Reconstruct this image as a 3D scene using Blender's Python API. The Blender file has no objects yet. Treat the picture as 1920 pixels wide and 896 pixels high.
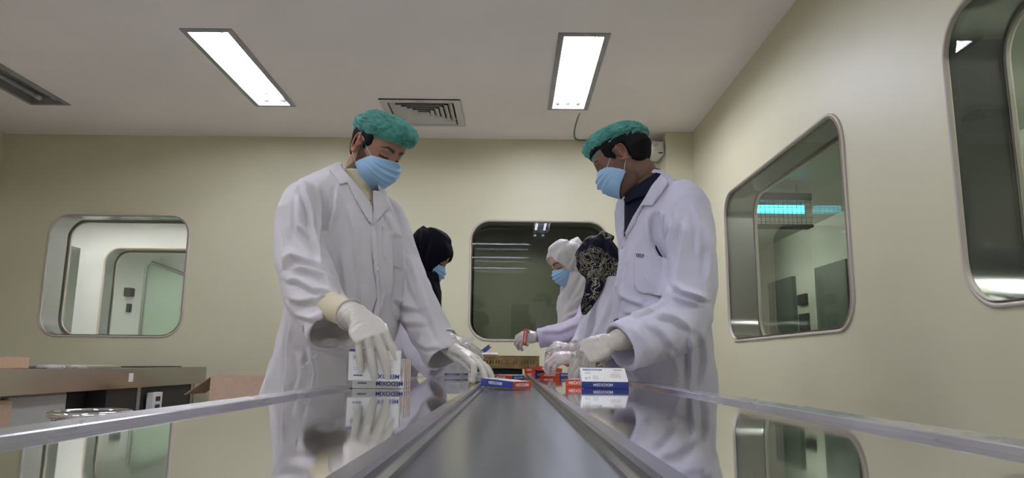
import bpy, bmesh, math, random
import numpy as np
from mathutils import Vector, Matrix, noise
from mathutils.bvhtree import BVHTree
from mathutils.geometry import tessellate_polygon, delaunay_2d_cdt

random.seed(7)
SC = bpy.context.scene
COL = SC.collection
# ------------------------------------------------------------------ camera
FPX, CXP, CYP = 1340.0, 960.0, 448.0
PITCH, ROLL, CAMZ = math.atan(232 / 1340.0), math.radians(0.6), 0.98
_f = np.array([0, math.cos(PITCH), math.sin(PITCH)])
_u = np.array([0, -math.sin(PITCH), math.cos(PITCH)])
_r = np.array([1.0, 0, 0])
RT = _r * math.cos(ROLL) + _u * math.sin(ROLL)
UPV = -_r * math.sin(ROLL) + _u * math.cos(ROLL)
ORG = np.array([0, 0, CAMZ])
cam = bpy.data.cameras.new('camera')
cam.sensor_width = 36.0
cam.lens = FPX / 1920.0 * 36.0
cam.clip_start = 0.02
camo = bpy.data.objects.new('camera', cam)
COL.objects.link(camo)
camo.matrix_world = Matrix(((RT[0], UPV[0], -_f[0], 0), (RT[1], UPV[1], -_f[1], 0), (RT[2], UPV[2], -_f[2], CAMZ), (0, 0, 0, 1)))
SC.camera = camo
#ZOOM#
# ------------------------------------------------------------------ world, exposure
w = bpy.data.worlds.new('world'); SC.world = w; w.use_nodes = True
w.node_tree.nodes['Background'].inputs[0].default_value = (0.5, 0.52, 0.6, 1)
w.node_tree.nodes['Background'].inputs[1].default_value = 0.05
SC.view_settings.view_transform = 'Standard'
SC.view_settings.look = 'None'
SC.view_settings.gamma = 1
SC.view_settings.use_curve_mapping = False
SC.view_settings.exposure = 1.02
TUBE_STRENGTH = 31.0
TUBE_COLOR = (0.86, 0.88, 1.0)

# ------------------------------------------------------------------ pixel -> place helpers
def ray(px, py):
    return _f + RT * ((px - CXP) / FPX) + UPV * ((CYP - py) / FPX)
def aty(px, py, y):
    d = ray(px, py); return Vector(ORG + d * (y / d[1]))
def atz(px, py, z):
    d = ray(px, py); return Vector(ORG + d * ((z - CAMZ) / d[2]))
def atx(px, py, x):
    d = ray(px, py); return Vector(ORG + d * (x / d[0]))

# ------------------------------------------------------------------ materials
def mat(name, color, rough=0.5, metal=0.0, noise_scale=None, noise_amt=0.0, bump=0.0, bump_scale=40.0,
        spec=0.5, sss=0.0, sheen=0.0, emit=None, emit_strength=0.0, stretch=None, bump_dist=0.002, attr=None,
        trans=0.0, alpha=1.0, subsurf_r=(1, .35, .2), rough_noise=0.0):
    m = bpy.data.materials.new(name); m.use_nodes = True
    nt = m.node_tree; N = nt.nodes; L = nt.links
    b = N['Principled BSDF']
    b.inputs['Base Color'].default_value = (*color, 1)
    b.inputs['Roughness'].default_value = rough
    b.inputs['Metallic'].default_value = metal
    b.inputs['Specular IOR Level'].default_value = spec
    b.inputs['Alpha'].default_value = alpha
    if sss:
        b.inputs['Subsurface Weight'].default_value = sss
        b.inputs['Subsurface Radius'].default_value = (0.012 * subsurf_r[0], 0.012 * subsurf_r[1], 0.012 * subsurf_r[2])
        b.inputs['Subsurface Scale'].default_value = 1.0
    if sheen: b.inputs['Sheen Weight'].default_value = sheen
    if trans: b.inputs['Transmission Weight'].default_value = trans
    if emit:
        b.inputs['Emission Color'].default_value = (*emit, 1)
        b.inputs['Emission Strength'].default_value = emit_strength
    tc = N.new('ShaderNodeTexCoord'); src = tc.outputs['Object']
    if stretch:
        mp = N.new('ShaderNodeMapping'); mp.inputs['Scale'].default_value = stretch
        L.new(src, mp.inputs[0]); src = mp.outputs[0]
    if attr:
        a = N.new('ShaderNodeAttribute'); a.attribute_name = attr
        L.new(a.outputs['Color'], b.inputs['Base Color'])
        base = a.outputs['Color']
    else: base = None
    if noise_scale:
        n = N.new('ShaderNodeTexNoise'); n.inputs['Scale'].default_value = noise_scale
        n.inputs['Detail'].default_value = 4
        L.new(src, n.inputs['Vector'])
        cr = N.new('ShaderNodeValToRGB')
        cr.color_ramp.elements[0].position = 0.3; cr.color_ramp.elements[1].position = 0.7
        lo = tuple(max(0, c * (1 - noise_amt)) for c in color) if not base else (1 - noise_amt,) * 3
        hi = tuple(min(1, c * (1 + noise_amt)) for c in color) if not base else (1, 1, 1)
        cr.color_ramp.elements[0].color = (*lo, 1); cr.color_ramp.elements[1].color = (*hi, 1)
        L.new(n.outputs['Fac'], cr.inputs[0])
        if base:
            mx = N.new('ShaderNodeMix'); mx.data_type = 'RGBA'; mx.blend_type = 'MULTIPLY'
            mx.inputs[0].default_value = 1
            L.new(base, mx.inputs[6]); L.new(cr.outputs[0], mx.inputs[7]); L.new(mx.outputs[2], b.inputs['Base Color'])
        else: L.new(cr.outputs[0], b.inputs['Base Color'])
        if rough_noise:
            mr = N.new('ShaderNodeMapRange'); mr.inputs['To Min'].default_value = max(0.01, rough - rough_noise)
            mr.inputs['To Max'].default_value = rough + rough_noise
            L.new(n.outputs['Fac'], mr.inputs[0]); L.new(mr.outputs[0], b.inputs['Roughness'])
    if bump:
        n2 = N.new('ShaderNodeTexNoise'); n2.inputs['Scale'].default_value = bump_scale
        n2.inputs['Detail'].default_value = 3
        L.new(src, n2.inputs['Vector'])
        bp = N.new('ShaderNodeBump'); bp.inputs['Strength'].default_value = bump
        bp.inputs['Distance'].default_value = bump_dist
        L.new(n2.outputs['Fac'], bp.inputs['Height']); L.new(bp.outputs[0], b.inputs['Normal'])
    return m

def glass_mat(name, tint, ior=1.5, dirt=0.0):
    m = bpy.data.materials.new(name); m.use_nodes = True
    nt = m.node_tree; N = nt.nodes; L = nt.links; N.clear()
    out = N.new('ShaderNodeOutputMaterial')
    tr = N.new('ShaderNodeBsdfTransparent'); tr.inputs[0].default_value = (*tint, 1)
    gl = N.new('ShaderNodeBsdfGlossy'); gl.inputs['Roughness'].default_value = 0.0
    fr = N.new('ShaderNodeFresnel'); fr.inputs['IOR'].default_value = ior
    mx = N.new('ShaderNodeMixShader')
    L.new(fr.outputs[0], mx.inputs[0]); L.new(tr.outputs[0], mx.inputs[1]); L.new(gl.outputs[0], mx.inputs[2])
    L.new(mx.outputs[0], out.inputs[0])
    return m

M = dict(
    wall=mat('cream_wall_paint', (0.64, 0.61, 0.43), 0.45, noise_scale=1.3, noise_amt=0.03, bump=0.15, bump_scale=9),
    ceiling=mat('ceiling_paint', (0.90, 0.84, 0.82), 0.6, noise_scale=1.5, noise_amt=0.03, bump=0.1, bump_scale=6),
    floor=mat('epoxy_floor', (0.50, 0.49, 0.47), 0.25, noise_scale=3, noise_amt=0.06),
    bead=mat('window_bead', (0.58, 0.52, 0.45), 0.4, bump=0.2, bump_scale=60),
    reveal=mat('brushed_reveal', (0.42, 0.43, 0.42), 0.2, 0.85, noise_scale=3, noise_amt=0.1, stretch=(1, 1, .3)),
    steel=mat('polished_steel', (0.72, 0.72, 0.74), 0.045, 1.0, noise_scale=5, noise_amt=0.06, bump=0.10, bump_scale=7, bump_dist=0.001, rough_noise=0.03),
    rim=mat('brushed_rim_steel', (0.70, 0.69, 0.74), 0.27, 1.0, noise_scale=14, noise_amt=0.12, bump=0.2, bump_scale=30, bump_dist=0.0006, stretch=(1, .2, 1), rough_noise=0.06),
    steel2=mat('counter_steel', (0.5, 0.48, 0.45), 0.22, 1.0, noise_scale=4, noise_amt=0.08, stretch=(1, .4, 1)),
    belt=mat('belt_steel', (0.165, 0.18, 0.21), 0.22, 0.8, noise_scale=18, noise_amt=0.5, stretch=(1.6, .03, 1), rough_noise=0.07),
    rail=mat('guide_rail_steel', (0.27, 0.27, 0.27), 0.2, 0.95, noise_scale=20, noise_amt=0.15, stretch=(1, .2, 1)),
    chrome=mat('chrome', (0.8, 0.8, 0.82), 0.06, 1.0),
    brass=mat('bronze_steel', (0.42, 0.33, 0.16), 0.25, 0.9, noise_scale=20, noise_amt=0.3),
    dark=mat('dark_plastic', (0.012, 0.012, 0.02), 0.5),
    darkmetal=mat('dark_metal_panel', (0.06, 0.055, 0.055), 0.45, 0.3),
    whiteplastic=mat('white_plastic', (0.72, 0.71, 0.68), 0.4),
    flange=mat('grey_flange', (0.33, 0.325, 0.34), 0.4, 0.3, noise_scale=8, noise_amt=0.1),
    reflector=mat('lamp_reflector', (0.40, 0.40, 0.46), 0.3, 0.5),
    card=mat('cardboard', (0.50, 0.34, 0.22), 0.8, noise_scale=60, noise_amt=0.06, stretch=(1, 1, 6)),
    cardpale=mat('pale_cardboard', (0.62, 0.44, 0.32), 0.75, noise_scale=40, noise_amt=0.05),
    panelwhite=mat('white_panel', (0.52, 0.52, 0.5), 0.4),
    door=mat('door_grey_green', (0.10, 0.12, 0.10), 0.5),
    cable=mat('green_cable', (0.12, 0.22, 0.18), 0.5),
    boxwhite=mat('carton_white', (0.74, 0.74, 0.70), 0.35),
    boxblue=mat('carton_blue', (0.045, 0.075, 0.32), 0.3),
    boxred=mat('carton_red', (0.72, 0.085, 0.03), 0.3),
    inkblue=mat('ink_blue', (0.05, 0.05, 0.28), 0.5),
    inkblack=mat('ink_black', (0.03, 0.03, 0.05), 0.5),
    inkwhite=mat('ink_white', (0.9, 0.9, 0.92), 0.4),
    inkgrey=mat('ink_grey', (0.45, 0.45, 0.45), 0.5),
    corridor=mat('corridor_paint', (0.70, 0.70, 0.68), 0.5),
    greenroom=mat('green_grey_paint', (0.42, 0.45, 0.37), 0.5),
    paleroom=mat('pale_green_paint', (0.62, 0.64, 0.60), 0.5),
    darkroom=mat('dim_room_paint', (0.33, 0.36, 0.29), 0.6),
    glass=glass_mat('window_glass', (0.93, 0.94, 0.925)),
    glassdark=glass_mat('tinted_window_glass', (0.60, 0.615, 0.565), 1.6),
    glassside=glass_mat('greenish_window_glass', (0.86, 0.885, 0.86), 1.55),
)
def emat(name, c, s):
    return mat(name, (0.8, 0.8, 0.8), 0.5, emit=c, emit_strength=s)
M['tube'] = emat('lit_tube', TUBE_COLOR, TUBE_STRENGTH)
M['tube_near'] = emat('lit_tube_overhead', TUBE_COLOR, 9.0)
M['tube_cross'] = emat('lit_cross_tube', TUBE_COLOR, 24.0)
M['tube_dim'] = emat('corridor_tube', (1.0, 1.0, 0.97), 34.0)
M['tube_fill'] = emat('added_fill_tube', (1.0, 1.0, 0.93), 34)  # emission of the fill lamp added in the dim room
M['tube_side'] = emat('side_room_tube', (1.0, 1.0, 0.95), 60)
M['tube_uv'] = emat('cyan_tube', (0.05, 0.75, 1.0), 3.0)
M['tube_off'] = mat('unlit_tube', (0.42, 0.43, 0.4), 0.3)

# ------------------------------------------------------------------ mesh helpers
def mk(name, V, F, m, parent=None, smooth=False, loc=None, midx=None, label=None):
    """V in world coordinates; stored relative to the parent's place (or loc)."""
    me = bpy.data.meshes.new(name)
    V = np.asarray(V, dtype=float).reshape(-1, 3)
    off = np.array(parent['_o'], dtype=float) if parent is not None and '_o' in parent else (np.array(loc, dtype=float) if loc is not None else np.zeros(3))
    me.from_pydata((V - off).tolist(), [], F if isinstance(F, list) else F.tolist())
    for mm in (m if isinstance(m, (list, tuple)) else [m]): me.materials.append(mm)
    if midx is not None: me.polygons.foreach_set('material_index', midx)
    if smooth: me.polygons.foreach_set('use_smooth', [True] * len(me.polygons))
    me.update()
    o = bpy.data.objects.new(name, me); COL.objects.link(o)
    if parent is not None:
        o.parent = parent; o['_o'] = [float(t) for t in off]
    elif loc is not None: o.location = loc
    if parent is None: o['_o'] = [float(t) for t in off]
    if label: o['label'] = label
    return o
def tag(o, label=None, cat=None, group=None, kind=None):
    if label: o['label'] = label
    if cat: o['category'] = cat
    if group: o['group'] = group
    if kind: o['kind'] = kind
    return o
def thing(name, loc, label=None, cat=None, group=None, kind=None):
    o = bpy.data.objects.new(name, None); COL.objects.link(o); o.location = loc; o['_o'] = [float(t) for t in loc]
    o.empty_display_size = .05
    return tag(o, label, cat, group, kind)

class B:
    """collects simple solids into one mesh"""
    def __init__(s): s.V = []; s.F = []; s.m = []
    def add(s, V, F, mi=0):
        n = len(s.V); s.V += [tuple(v) for v in V]; s.F += [tuple(i + n for i in f) for f in F]; s.m += [mi] * len(F); return s
    def box(s, a, b, mi=0, bev=0.0):
        x0, y0, z0 = a; x1, y1, z1 = b
        if not bev:
            V = [(x, y, z) for z in (z0, z1) for y in (y0, y1) for x in (x0, x1)]
            F = [(0, 2, 3, 1), (4, 5, 7, 6), (0, 1, 5, 4), (2, 6, 7, 3), (0, 4, 6, 2), (1, 3, 7, 5)]
            return s.add(V, F, mi)
        bm = bmesh.new(); bmesh.ops.create_cube(bm, size=1)
        for v in bm.verts: v.co = Vector(((x0 + x1) / 2 + v.co.x * (x1 - x0), (y0 + y1) / 2 + v.co.y * (y1 - y0), (z0 + z1) / 2 + v.co.z * (z1 - z0)))
        bmesh.ops.bevel(bm, geom=bm.edges[:] + bm.verts[:], offset=bev, segments=2, affect='EDGES', profile=.5)
        bm.verts.index_update()
        s.add([v.co[:] for v in bm.verts], [tuple(v.index for v in f.verts) for f in bm.faces], mi); bm.free(); return s
    def quad(s, a, b, c, d, mi=0): return s.add([a, b, c, d], [(0, 1, 2, 3)], mi)
    def tube(s, pts, r, n=12, mi=0, k=1, closed=False):
        V, F = tube(pts, r, n, k=k, closed=closed); return s.add(V, F, mi)
    def build(s, name, m, parent=None, smooth=False, loc=None, label=None):
        return mk(name, s.V, s.F, m, parent, smooth, loc, s.m if isinstance(m, (list, tuple)) else None, label)

def catmull(P, k):
    P = [Vector(p) for p in P]
    if k <= 1 or len(P) < 3: return P
    out = []
    for i in range(len(P) - 1):
        p0 = P[i - 1] if i > 0 else P[i] * 2 - P[i + 1]
        p1, p2 = P[i], P[i + 1]
        p3 = P[i + 2] if i + 2 < len(P) else P[i + 1] * 2 - P[i]
        for j in range(k):
            t = j / k
            out.append(.5 * ((2 * p1) + (p2 - p0) * t + (2 * p0 - 5 * p1 + 4 * p2 - p3) * t * t + (3 * p1 - p0 - 3 * p2 + p3) * t ** 3))
    out.append(P[-1]); return out
def interp(R, k):
    if k <= 1 or len(R) < 3: return list(R)
    v = catmull([Vector((a[0], a[1], 0)) for a in R], k); return [(p.x, p.y) for p in v]
def tube(pts, rad, n=16, k=1, closed=False, fold=None, side=None, cup=None, cap=True):
    """swept tube; rad scalar, list, or list of (ra, rb); side = wanted direction of ra; cup=(depth, wall) opens the far end"""
    if not isinstance(rad, (list, tuple)): rad = [rad] * len(pts)
    rad = [(r, r) if not isinstance(r, (list, tuple)) else tuple(r) for r in rad]
    P = catmull(pts, k); R = interp(rad, k) if len(pts) > 2 else rad
    if len(R) != len(P): R = [rad[0]] * len(P)
    T = []
    for i in range(len(P)):
        if closed: t = P[(i + 1) % len(P)] - P[i - 1]
        else: t = P[min(i + 1, len(P) - 1)] - P[max(i - 1, 0)]
        T.append(t.normalized())
    s = Vector(side) if side is not None else (Vector((0, 0, 1)) if abs(T[0].z) < .9 else Vector((0, 1, 0))).cross(T[0])
    V = []; rings = []
    L = 0.0
    for i in range(len(P)):
        s = (s - T[i] * s.dot(T[i])).normalized(); b = T[i].cross(s)
        if i: L += (P[i] - P[i - 1]).length
        ring = []
        for j in range(n):
            a = 2 * math.pi * j / n
            f = 1 + (fold(a, L, i / (len(P) - 1)) if fold else 0)
            ring.append(P[i] + s * math.cos(a) * R[i][0] * f + b * math.sin(a) * R[i][1] * f)
        rings.append(ring)
    if cup:
        dep, wall = cup
        last = rings[-1]; c = P[-1]; t = T[-1]
        rings.append([c + (p - c) * (1 - wall / max(1e-4, (p - c).length)) for p in last])
        c0 = rings[-1]
        rings.append([p - t * dep * .5 for p in c0]); rings.append([c - t * dep + (p - c) * .8 for p in c0])
    V = [p for r in rings for p in r]; F = []
    m = len(rings)
    for i in range(m if closed else m - 1):
        for j in range(n):
            a, b_, c_, d = i * n + j, i * n + (j + 1) % n, ((i + 1) % m) * n + (j + 1) % n, ((i + 1) % m) * n + j
            F.append((a, b_, c_, d))
    if cap and not closed:
        F.append(tuple(reversed(range(n)))); F.append(tuple((m - 1) * n + j for j in range(n)))
    return [tuple(v) for v in V], F
def rrect(x0, x1, z0, z1, r, n=8):
    pts = []
    for cx, cz, a0 in ((x1 - r, z1 - r, 0), (x0 + r, z1 - r, 90), (x0 + r, z0 + r, 180), (x1 - r, z0 + r, 270)):
        for i in range(n + 1):
            a = math.radians(a0 + 90 * i / n); pts.append((cx + r * math.cos(a), cz + r * math.sin(a)))
    return pts
def plate(outer, holes, f):
    """flat plate with holes; f maps (u, v) to a 3D place"""
    loops = [outer] + holes
    tris = tessellate_polygon([[Vector((p[0], p[1], 0)) for p in l] for l in loops])
    flat = [p for l in loops for p in l]
    return [f(*p) for p in flat], [tuple(t) for t in tris]

# ------------------------------------------------------------------ the room
H, YB, XR, XL, YF = 2.78, 5.615, 1.41, -4.15, -3.2
WT = 0.27      # thickness of the back wall
WS = 0.20      # thickness of the right wall
LAMPS = [(0.39, 3.695, 1), (-1.705, 3.69, 1), (-3.335, 3.71, 0), (0.39, 1.38, 1), (-1.705, 1.38, 1), (-3.335, 1.38, 1)]
CROSS = [(-0.27, 0.43), (-0.27, -0.98), (-0.27, -2.4), (-2.4, 0.1), (-2.4, -1.6)]
B().box((XL - .3, YF - .3, -.1), (XR + .3, YB + WT, 0)).build('floor', M['floor'])['kind'] = 'structure'
def rect(x0, x1, y0, y1): return [(x0, y0), (x1, y0), (x1, y1), (x0, y1)]
LW, LL = 0.29, 1.21
ch = [rect(x - LW / 2 + .02, x + LW / 2 - .02, y + .02, y + LL - .02) for x, y, _ in LAMPS]
ch += [rect(x - .62, x + .62, y - .09, y + .09) for x, y in CROSS]
VX, VY = -0.655, 5.015
ch.append(rect(VX - .24, VX + .24, VY - .24, VY + .24))
V, F = plate(rect(XL - .3, XR + .2, YF - .3, YB + .1), ch, lambda u, v: (u, v, H))
b = B().add(V, F); b.add(*plate(rect(XL - .3, XR + .2, YF - .3, YB + .1), [], lambda u, v: (u, v, H + .3)))
b.build('ceiling', M['ceiling'])['kind'] = 'structure'

W1 = (-3.69, -2.575, 1.154, 2.112, .15); W2 = (-0.325, 0.765, 1.156, 2.098, .15)
wb = lambda y: plate(rect(XL - .1, XR + .1, 0, H + .05), [rrect(*W1), rrect(*W2)], lambda u, v: (u, y, v))
B().add(*wb(YB)).add(*wb(YB + WT)).build('wall_back', M['wall'])['kind'] = 'structure'
W3 = (2.935, 4.635, 1.133, 2.085, .15); W4 = (0.45, 2.20, 1.16, 2.11, .15)
wr = lambda x, m: plate(rect(YF - .1, 13.0 if m else YB + .1, 0, H + .05), [rrect(*W3), rrect(*W4)], lambda u, v: (x, u, v))
B().add(*wr(XR, 0)).build('wall_right', M['wall'])['kind'] = 'structure'
B().box((XL - .1, YF, 0), (XL, YB, H)).build('wall_left', M['wall'])['kind'] = 'structure'
B().box((XL - .1, YF - .1, 0), (XR + .1, YF, H)).build('wall_front', M['wall'])['kind'] = 'structure'
B().box((1.195, 5.385, 0), (XR + .02, YB + .02, H)).build('wall_pillar', M['wall'])['kind'] = 'structure'
# door behind the camera
dr = thing('door_1', (0.05, YF, 0), kind='structure')
B().box((0.0, YF, 0), (1.0, YF + .05, 2.14), 0, .006).build('door_leaf', M['door'], dr)
B().tube([(0.1, YF + .05, 1.0), (0.1, YF + .1, 1.0), (0.22, YF + .1, 1.0)], .012).build('door_handle', M['chrome'], dr, True)

def window(name, W, ax, c, t, glass_near, glass_far, farm='bead', panes=True):
    """ax 'y': opening in plane y=c going to c+t; ax 'x': plane x=c"""
    if ax == 'y': f = lambda u, v, d: (u, c + d, v)
    else: f = lambda u, v, d: (c + d, u, v)
    x0, x1, z0, z1, r = W
    e = thing(name, f(x0, z0, 0), kind='structure')
    n = 10
    a = rrect(x0, x1, z0, z1, r, n); N_ = len(a)
    V = [f(*p, 0) for p in a] + [f(*p, t) for p in a]
    F = [(i, (i + 1) % N_, N_ + (i + 1) % N_, N_ + i) for i in range(N_)]
    mk('window_reveal', V, F, M['reveal'], e, True)
    def bead(d, s, nm, w_=.011, mt='bead'):
        prof = [(-w_, 0), (-w_, .006), (-w_ * .5, .010), (0, .009), (w_ * .35, .006), (w_ * .5, -.004), (w_ * .9, -.006), (w_ * .9, .0), (w_ * .9, .012)]
        V = []; m = len(prof)
        for q, h in prof:
            rr = rrect(x0 - (-q if False else q) * -1 * -1, x1 + q * -1 * -1 * -1, z0, z1, r, n) if False else rrect(x0 + q, x1 - q, z0 + q, z1 - q, max(.01, r - q), n)
            V += [f(*p, d - s * h) for p in rr]
        F = [(i * N_ + j, i * N_ + (j + 1) % N_, (i + 1) * N_ + (j + 1) % N_, (i + 1) * N_ + j) for i in range(m - 1) for j in range(N_)]
        mk(nm, V, F, M[mt], e, True)
    bead(0, 1, 'window_bead'); bead(t, 1, 'inner_bead', .015, farm)
    for d, gm in ((.008, glass_near), (t - .008, glass_far)):
        if gm:
            V = [f(*p, d) for p in rrect(x0, x1, z0, z1, r, n)]
            mk('window_pane', V, [tuple(range(N_)) if ax == 'y' else tuple(range(N_ - 1, -1, -1))], M[gm], e)
    return e
window('window_1', W1, 'y', YB, WT, 'glass', 'glass')
window('window_2', W2, 'y', YB, WT, 'glassdark', 'glassdark', 'reveal')
window('window_3', W3, 'x', XR, WS, 'glassside', 'glassside')
window('window_4', W4, 'x', XR, WS, 'glassside', 'glassside')
mk('wall_side_room_near', *plate(rect(YF - .1, 13.0, 0, H + .05), [rrect(*W3), rrect(*W4)], lambda u, v: (XR + WS, u, v)), M['greenroom'])['kind'] = 'structure'

def shell(name, x0, x1, y0, y1, m, skip=(), z1=H):
    """the four walls, floor and ceiling of a neighbouring room, seen through a window"""
    b = B()
    if 'x0' not in skip: b.quad((x0, y0, 0), (x0, y1, 0), (x0, y1, z1), (x0, y0, z1))
    if 'x1' not in skip: b.quad((x1, y0, 0), (x1, y1, 0), (x1, y1, z1), (x1, y0, z1))
    if 'y0' not in skip: b.quad((x0, y0, 0), (x1, y0, 0), (x1, y0, z1), (x0, y0, z1))
    if 'y1' not in skip: b.quad((x0, y1, 0), (x1, y1, 0), (x1, y1, z1), (x0, y1, z1))
    b.quad((x0, y0, 0), (x1, y0, 0), (x1, y1, 0), (x0, y1, 0)); b.quad((x0, y0, z1), (x1, y0, z1), (x1, y1, z1), (x0, y1, z1))
    o = b.build(name, M[m]); o['kind'] = 'structure'; return o
YC = YB + WT
# lit corridor behind the left window, with a second window in its far wall
shell('wall_corridor', -6.2, -1.8, YC + .001, 7.7, 'corridor', skip=('y0', 'y1'))
W5 = (-4.42, -3.2, 0.95, 2.165, .16)
B().add(*plate(rect(-6.2, -1.8, 0, H), [rrect(*W5)], lambda u, v: (u, 7.7, v))).build('wall_corridor_far', M['corridor'])['kind'] = 'structure'
window('window_5', W5, 'y', 7.7, .22, 'glass', 'glass')
B().add(*plate(rect(-6.2, -1.8, 0, H), [rrect(*W5)], lambda u, v: (u, 7.92, v))).build('wall_far_room_near', M['paleroom'])['kind'] = 'structure'
shell('wall_far_room', -6.2, -1.8, 7.921, 10.2, 'paleroom', skip=('y0',))
# dim room behind the middle window
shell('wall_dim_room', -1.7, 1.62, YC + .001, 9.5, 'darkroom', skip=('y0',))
# greenish room beyond the right wall
shell('wall_side_room', XR + WS + .001, 3.9, YF, 12.9, 'greenroom', skip=('x0',))
# ------------------------------------------------------------------ ceiling fixtures
def troffer(x, y, lit, label, ntubes=2, along='y', L=LL, Wd=LW, z=H, tube_m='tube', name='ceiling_light', group=None):
    """recessed tube light, (x, y) = middle of the near short side (along y) or its middle (along x)"""
    if along == 'y': cx, cy = x, y + L / 2; g = lambda u, v, h: (cx + v, cy + u, z + h)
    else: cx, cy = x, y; g = lambda u, v, h: (cx + u, cy + v, z + h)
    e = thing(name, (cx, cy, z), label, 'ceiling light', group)
    a, b_ = L / 2, Wd / 2
    q = .033
    ring = lambda s, h: [g(u * (a - s), v * (b_ - s), h) for u, v in ((-1, -1), (1, -1), (1, 1), (-1, 1))]
    R = [ring(0, .0), ring(0, -.006), ring(q, -.008), ring(q, .002)]
    V = [p for r in R for p in r]; F = [(i * 4 + j, i * 4 + (j + 1) % 4, (i + 1) * 4 + (j + 1) % 4, (i + 1) * 4 + j) for i in range(3) for j in range(4)]
    mk('flange', V, F, M['flange'], e)
    R = [ring(q, .0), ring(q + .006, .075)]
    V = [p for r in R for p in r]; F = [(j, (j + 1) % 4, 4 + (j + 1) % 4, 4 + j) for j in range(4)] + [(4, 5, 6, 7)]
    bb = B().add(V, F)
    if ntubes == 2:
        bb.add([g(u * (a - q - .02), v, h) for u in (-1, 1) for v, h in ((-.014, .074), (0, .035), (.014, .074))], [(0, 1, 4, 3), (1, 2, 5, 4)])
    bb.build('reflector', M['reflector'] if lit else M['flange'], e)
    vs = [0.0] if ntubes == 1 else ([-.058, .058] if ntubes == 2 else [-.07, 0, .07])
    if along == 'x': vs = [v * .55 for v in vs]
    for v in vs:
        V, F = tube([g(-a + q + .055, v, .035), g(a - q - .055, v, .035)], .016, 12)
        mk('lamp_tube', V, F, M[tube_m] if lit else M['tube_off'], e, True)
        for s in (-1, 1):
            V, F = tube([g(s * (a - q - .005), v, .035), g(s * (a - q - .055), v, .035)], .019, 12)
            mk('lamp_holder', V, F, M['whiteplastic'], e, True)
    return e
labs = ['lit recessed tube light in the ceiling above the person with the navy collar',
        'lit recessed tube light with two bright tubes, above the left person with the cream collar',
        'unlit grey recessed tube light at the left edge of the ceiling',
        'recessed tube light overhead, nearer the camera, in the right row', 'recessed tube light overhead, nearer the camera, in the middle row',
        'recessed tube light overhead, nearer the camera, in the left row']
for i, (x, y, lit) in enumerate(LAMPS):
    troffer(x, y, lit, labs[i], 3 if i == 0 else 2, tube_m='tube' if i < 3 else ('tube_near' if i == 3 else 'tube_cross'), group='recessed tube lights along the room')
for i, (x, y) in enumerate(CROSS):
    troffer(x, y, 1, 'twin tube light across the ceiling behind the camera, ' + ['first', 'second', 'third', 'left front', 'left rear'][i] + ' of its row', 2, 'x', 1.24, .2, tube_m='tube_cross',
            group='tube lights across the ceiling behind the camera')
troffer(-4.3, 6.75, 1, 'tube light in the corridor ceiling beyond the left window', 2, 'x', 1.24, .2, tube_m='tube_side', z=H - .09)
troffer(-2.7, 6.75, 1, 'tube light in the corridor ceiling near its right end', 2, 'x', 1.24, .2, tube_m='tube_dim', z=H - .09)
troffer(-3.2, 8.8, 1, 'added tube light brightening the room beyond the corridor window', 2, 'x', 1.24, .2, tube_m='tube_side', z=H - .09)  # extra fixture put in to raise the light in the far room
troffer(-4.9, 8.8, 1, 'tube light in the room beyond the corridor window', 2, 'x', 1.24, .2, tube_m='tube_side', z=H - .09)
for i, yy in enumerate((1.2, 4.2, 8.6)):  # fixtures added to brighten the room beyond the right wall
    troffer(2.7, yy, 1, 'added tube light brightening the greenish room beyond the right wall, ' + ['nearest', 'middle', 'farthest'][i] + ' of three', 2, 'y', 1.2, .2, tube_m='tube_side', z=H - .09)
troffer(0.0, 8.6, 1, 'added tube light brightening the dim room behind the middle window', 2, 'x', 1.2, .2, tube_m='tube_fill', z=H - .09)  # fill lamp added to lift the brightness behind the middle window
# square louvred air diffuser
e = thing('air_vent', (VX, VY, H), 'square white ceiling air vent with concentric angled louvres', 'air vent')
def sqring(s0, h0, s1, h1, bb, th=.0015):
    P = lambda s, h: [(VX + a * s, VY + c * s, H + h) for a, c in ((-1, -1), (1, -1), (1, 1), (-1, 1))]
    V = P(s0, h0) + P(s1, h1) + P(s1, h1 + th) + P(s0, h0 + th)
    bb.add(V, [(i * 4 + j, i * 4 + (j + 1) % 4, ((i + 1) % 4) * 4 + (j + 1) % 4, ((i + 1) % 4) * 4 + j) for i in range(4) for j in range(4)])
bb = B(); sqring(.285, 0, .285, -.008, bb); sqring(.285, -.008, .235, -.010, bb); sqring(.235, -.010, .232, .03, bb)
bb.build('flange', mat('vent_enamel', (0.62, 0.6, 0.57), .4), e)
vent_m = mat('vent_louvre_enamel', (0.66, 0.64, 0.61), .4)
for k in range(6):
    s = .222 - k * .036
    bb = B(); sqring(s, -.009, s - .033, .014, bb, .002)
    if k == 5: bb.box((VX - .02, VY - .02, H - .006), (VX + .02, VY + .02, H - .002))
    bb.build('louvre', vent_m, e)
B().box((VX - .24, VY - .24, H + .05), (VX + .24, VY + .24, H + .06)).build('duct_back', M['dark'], e)
B().box((VX - .03, VY - .268, H - .0105), (VX + .03, VY - .262, H - .0095)).build('sticker', M['boxred'], e, label='small red sticker strip')

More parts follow.
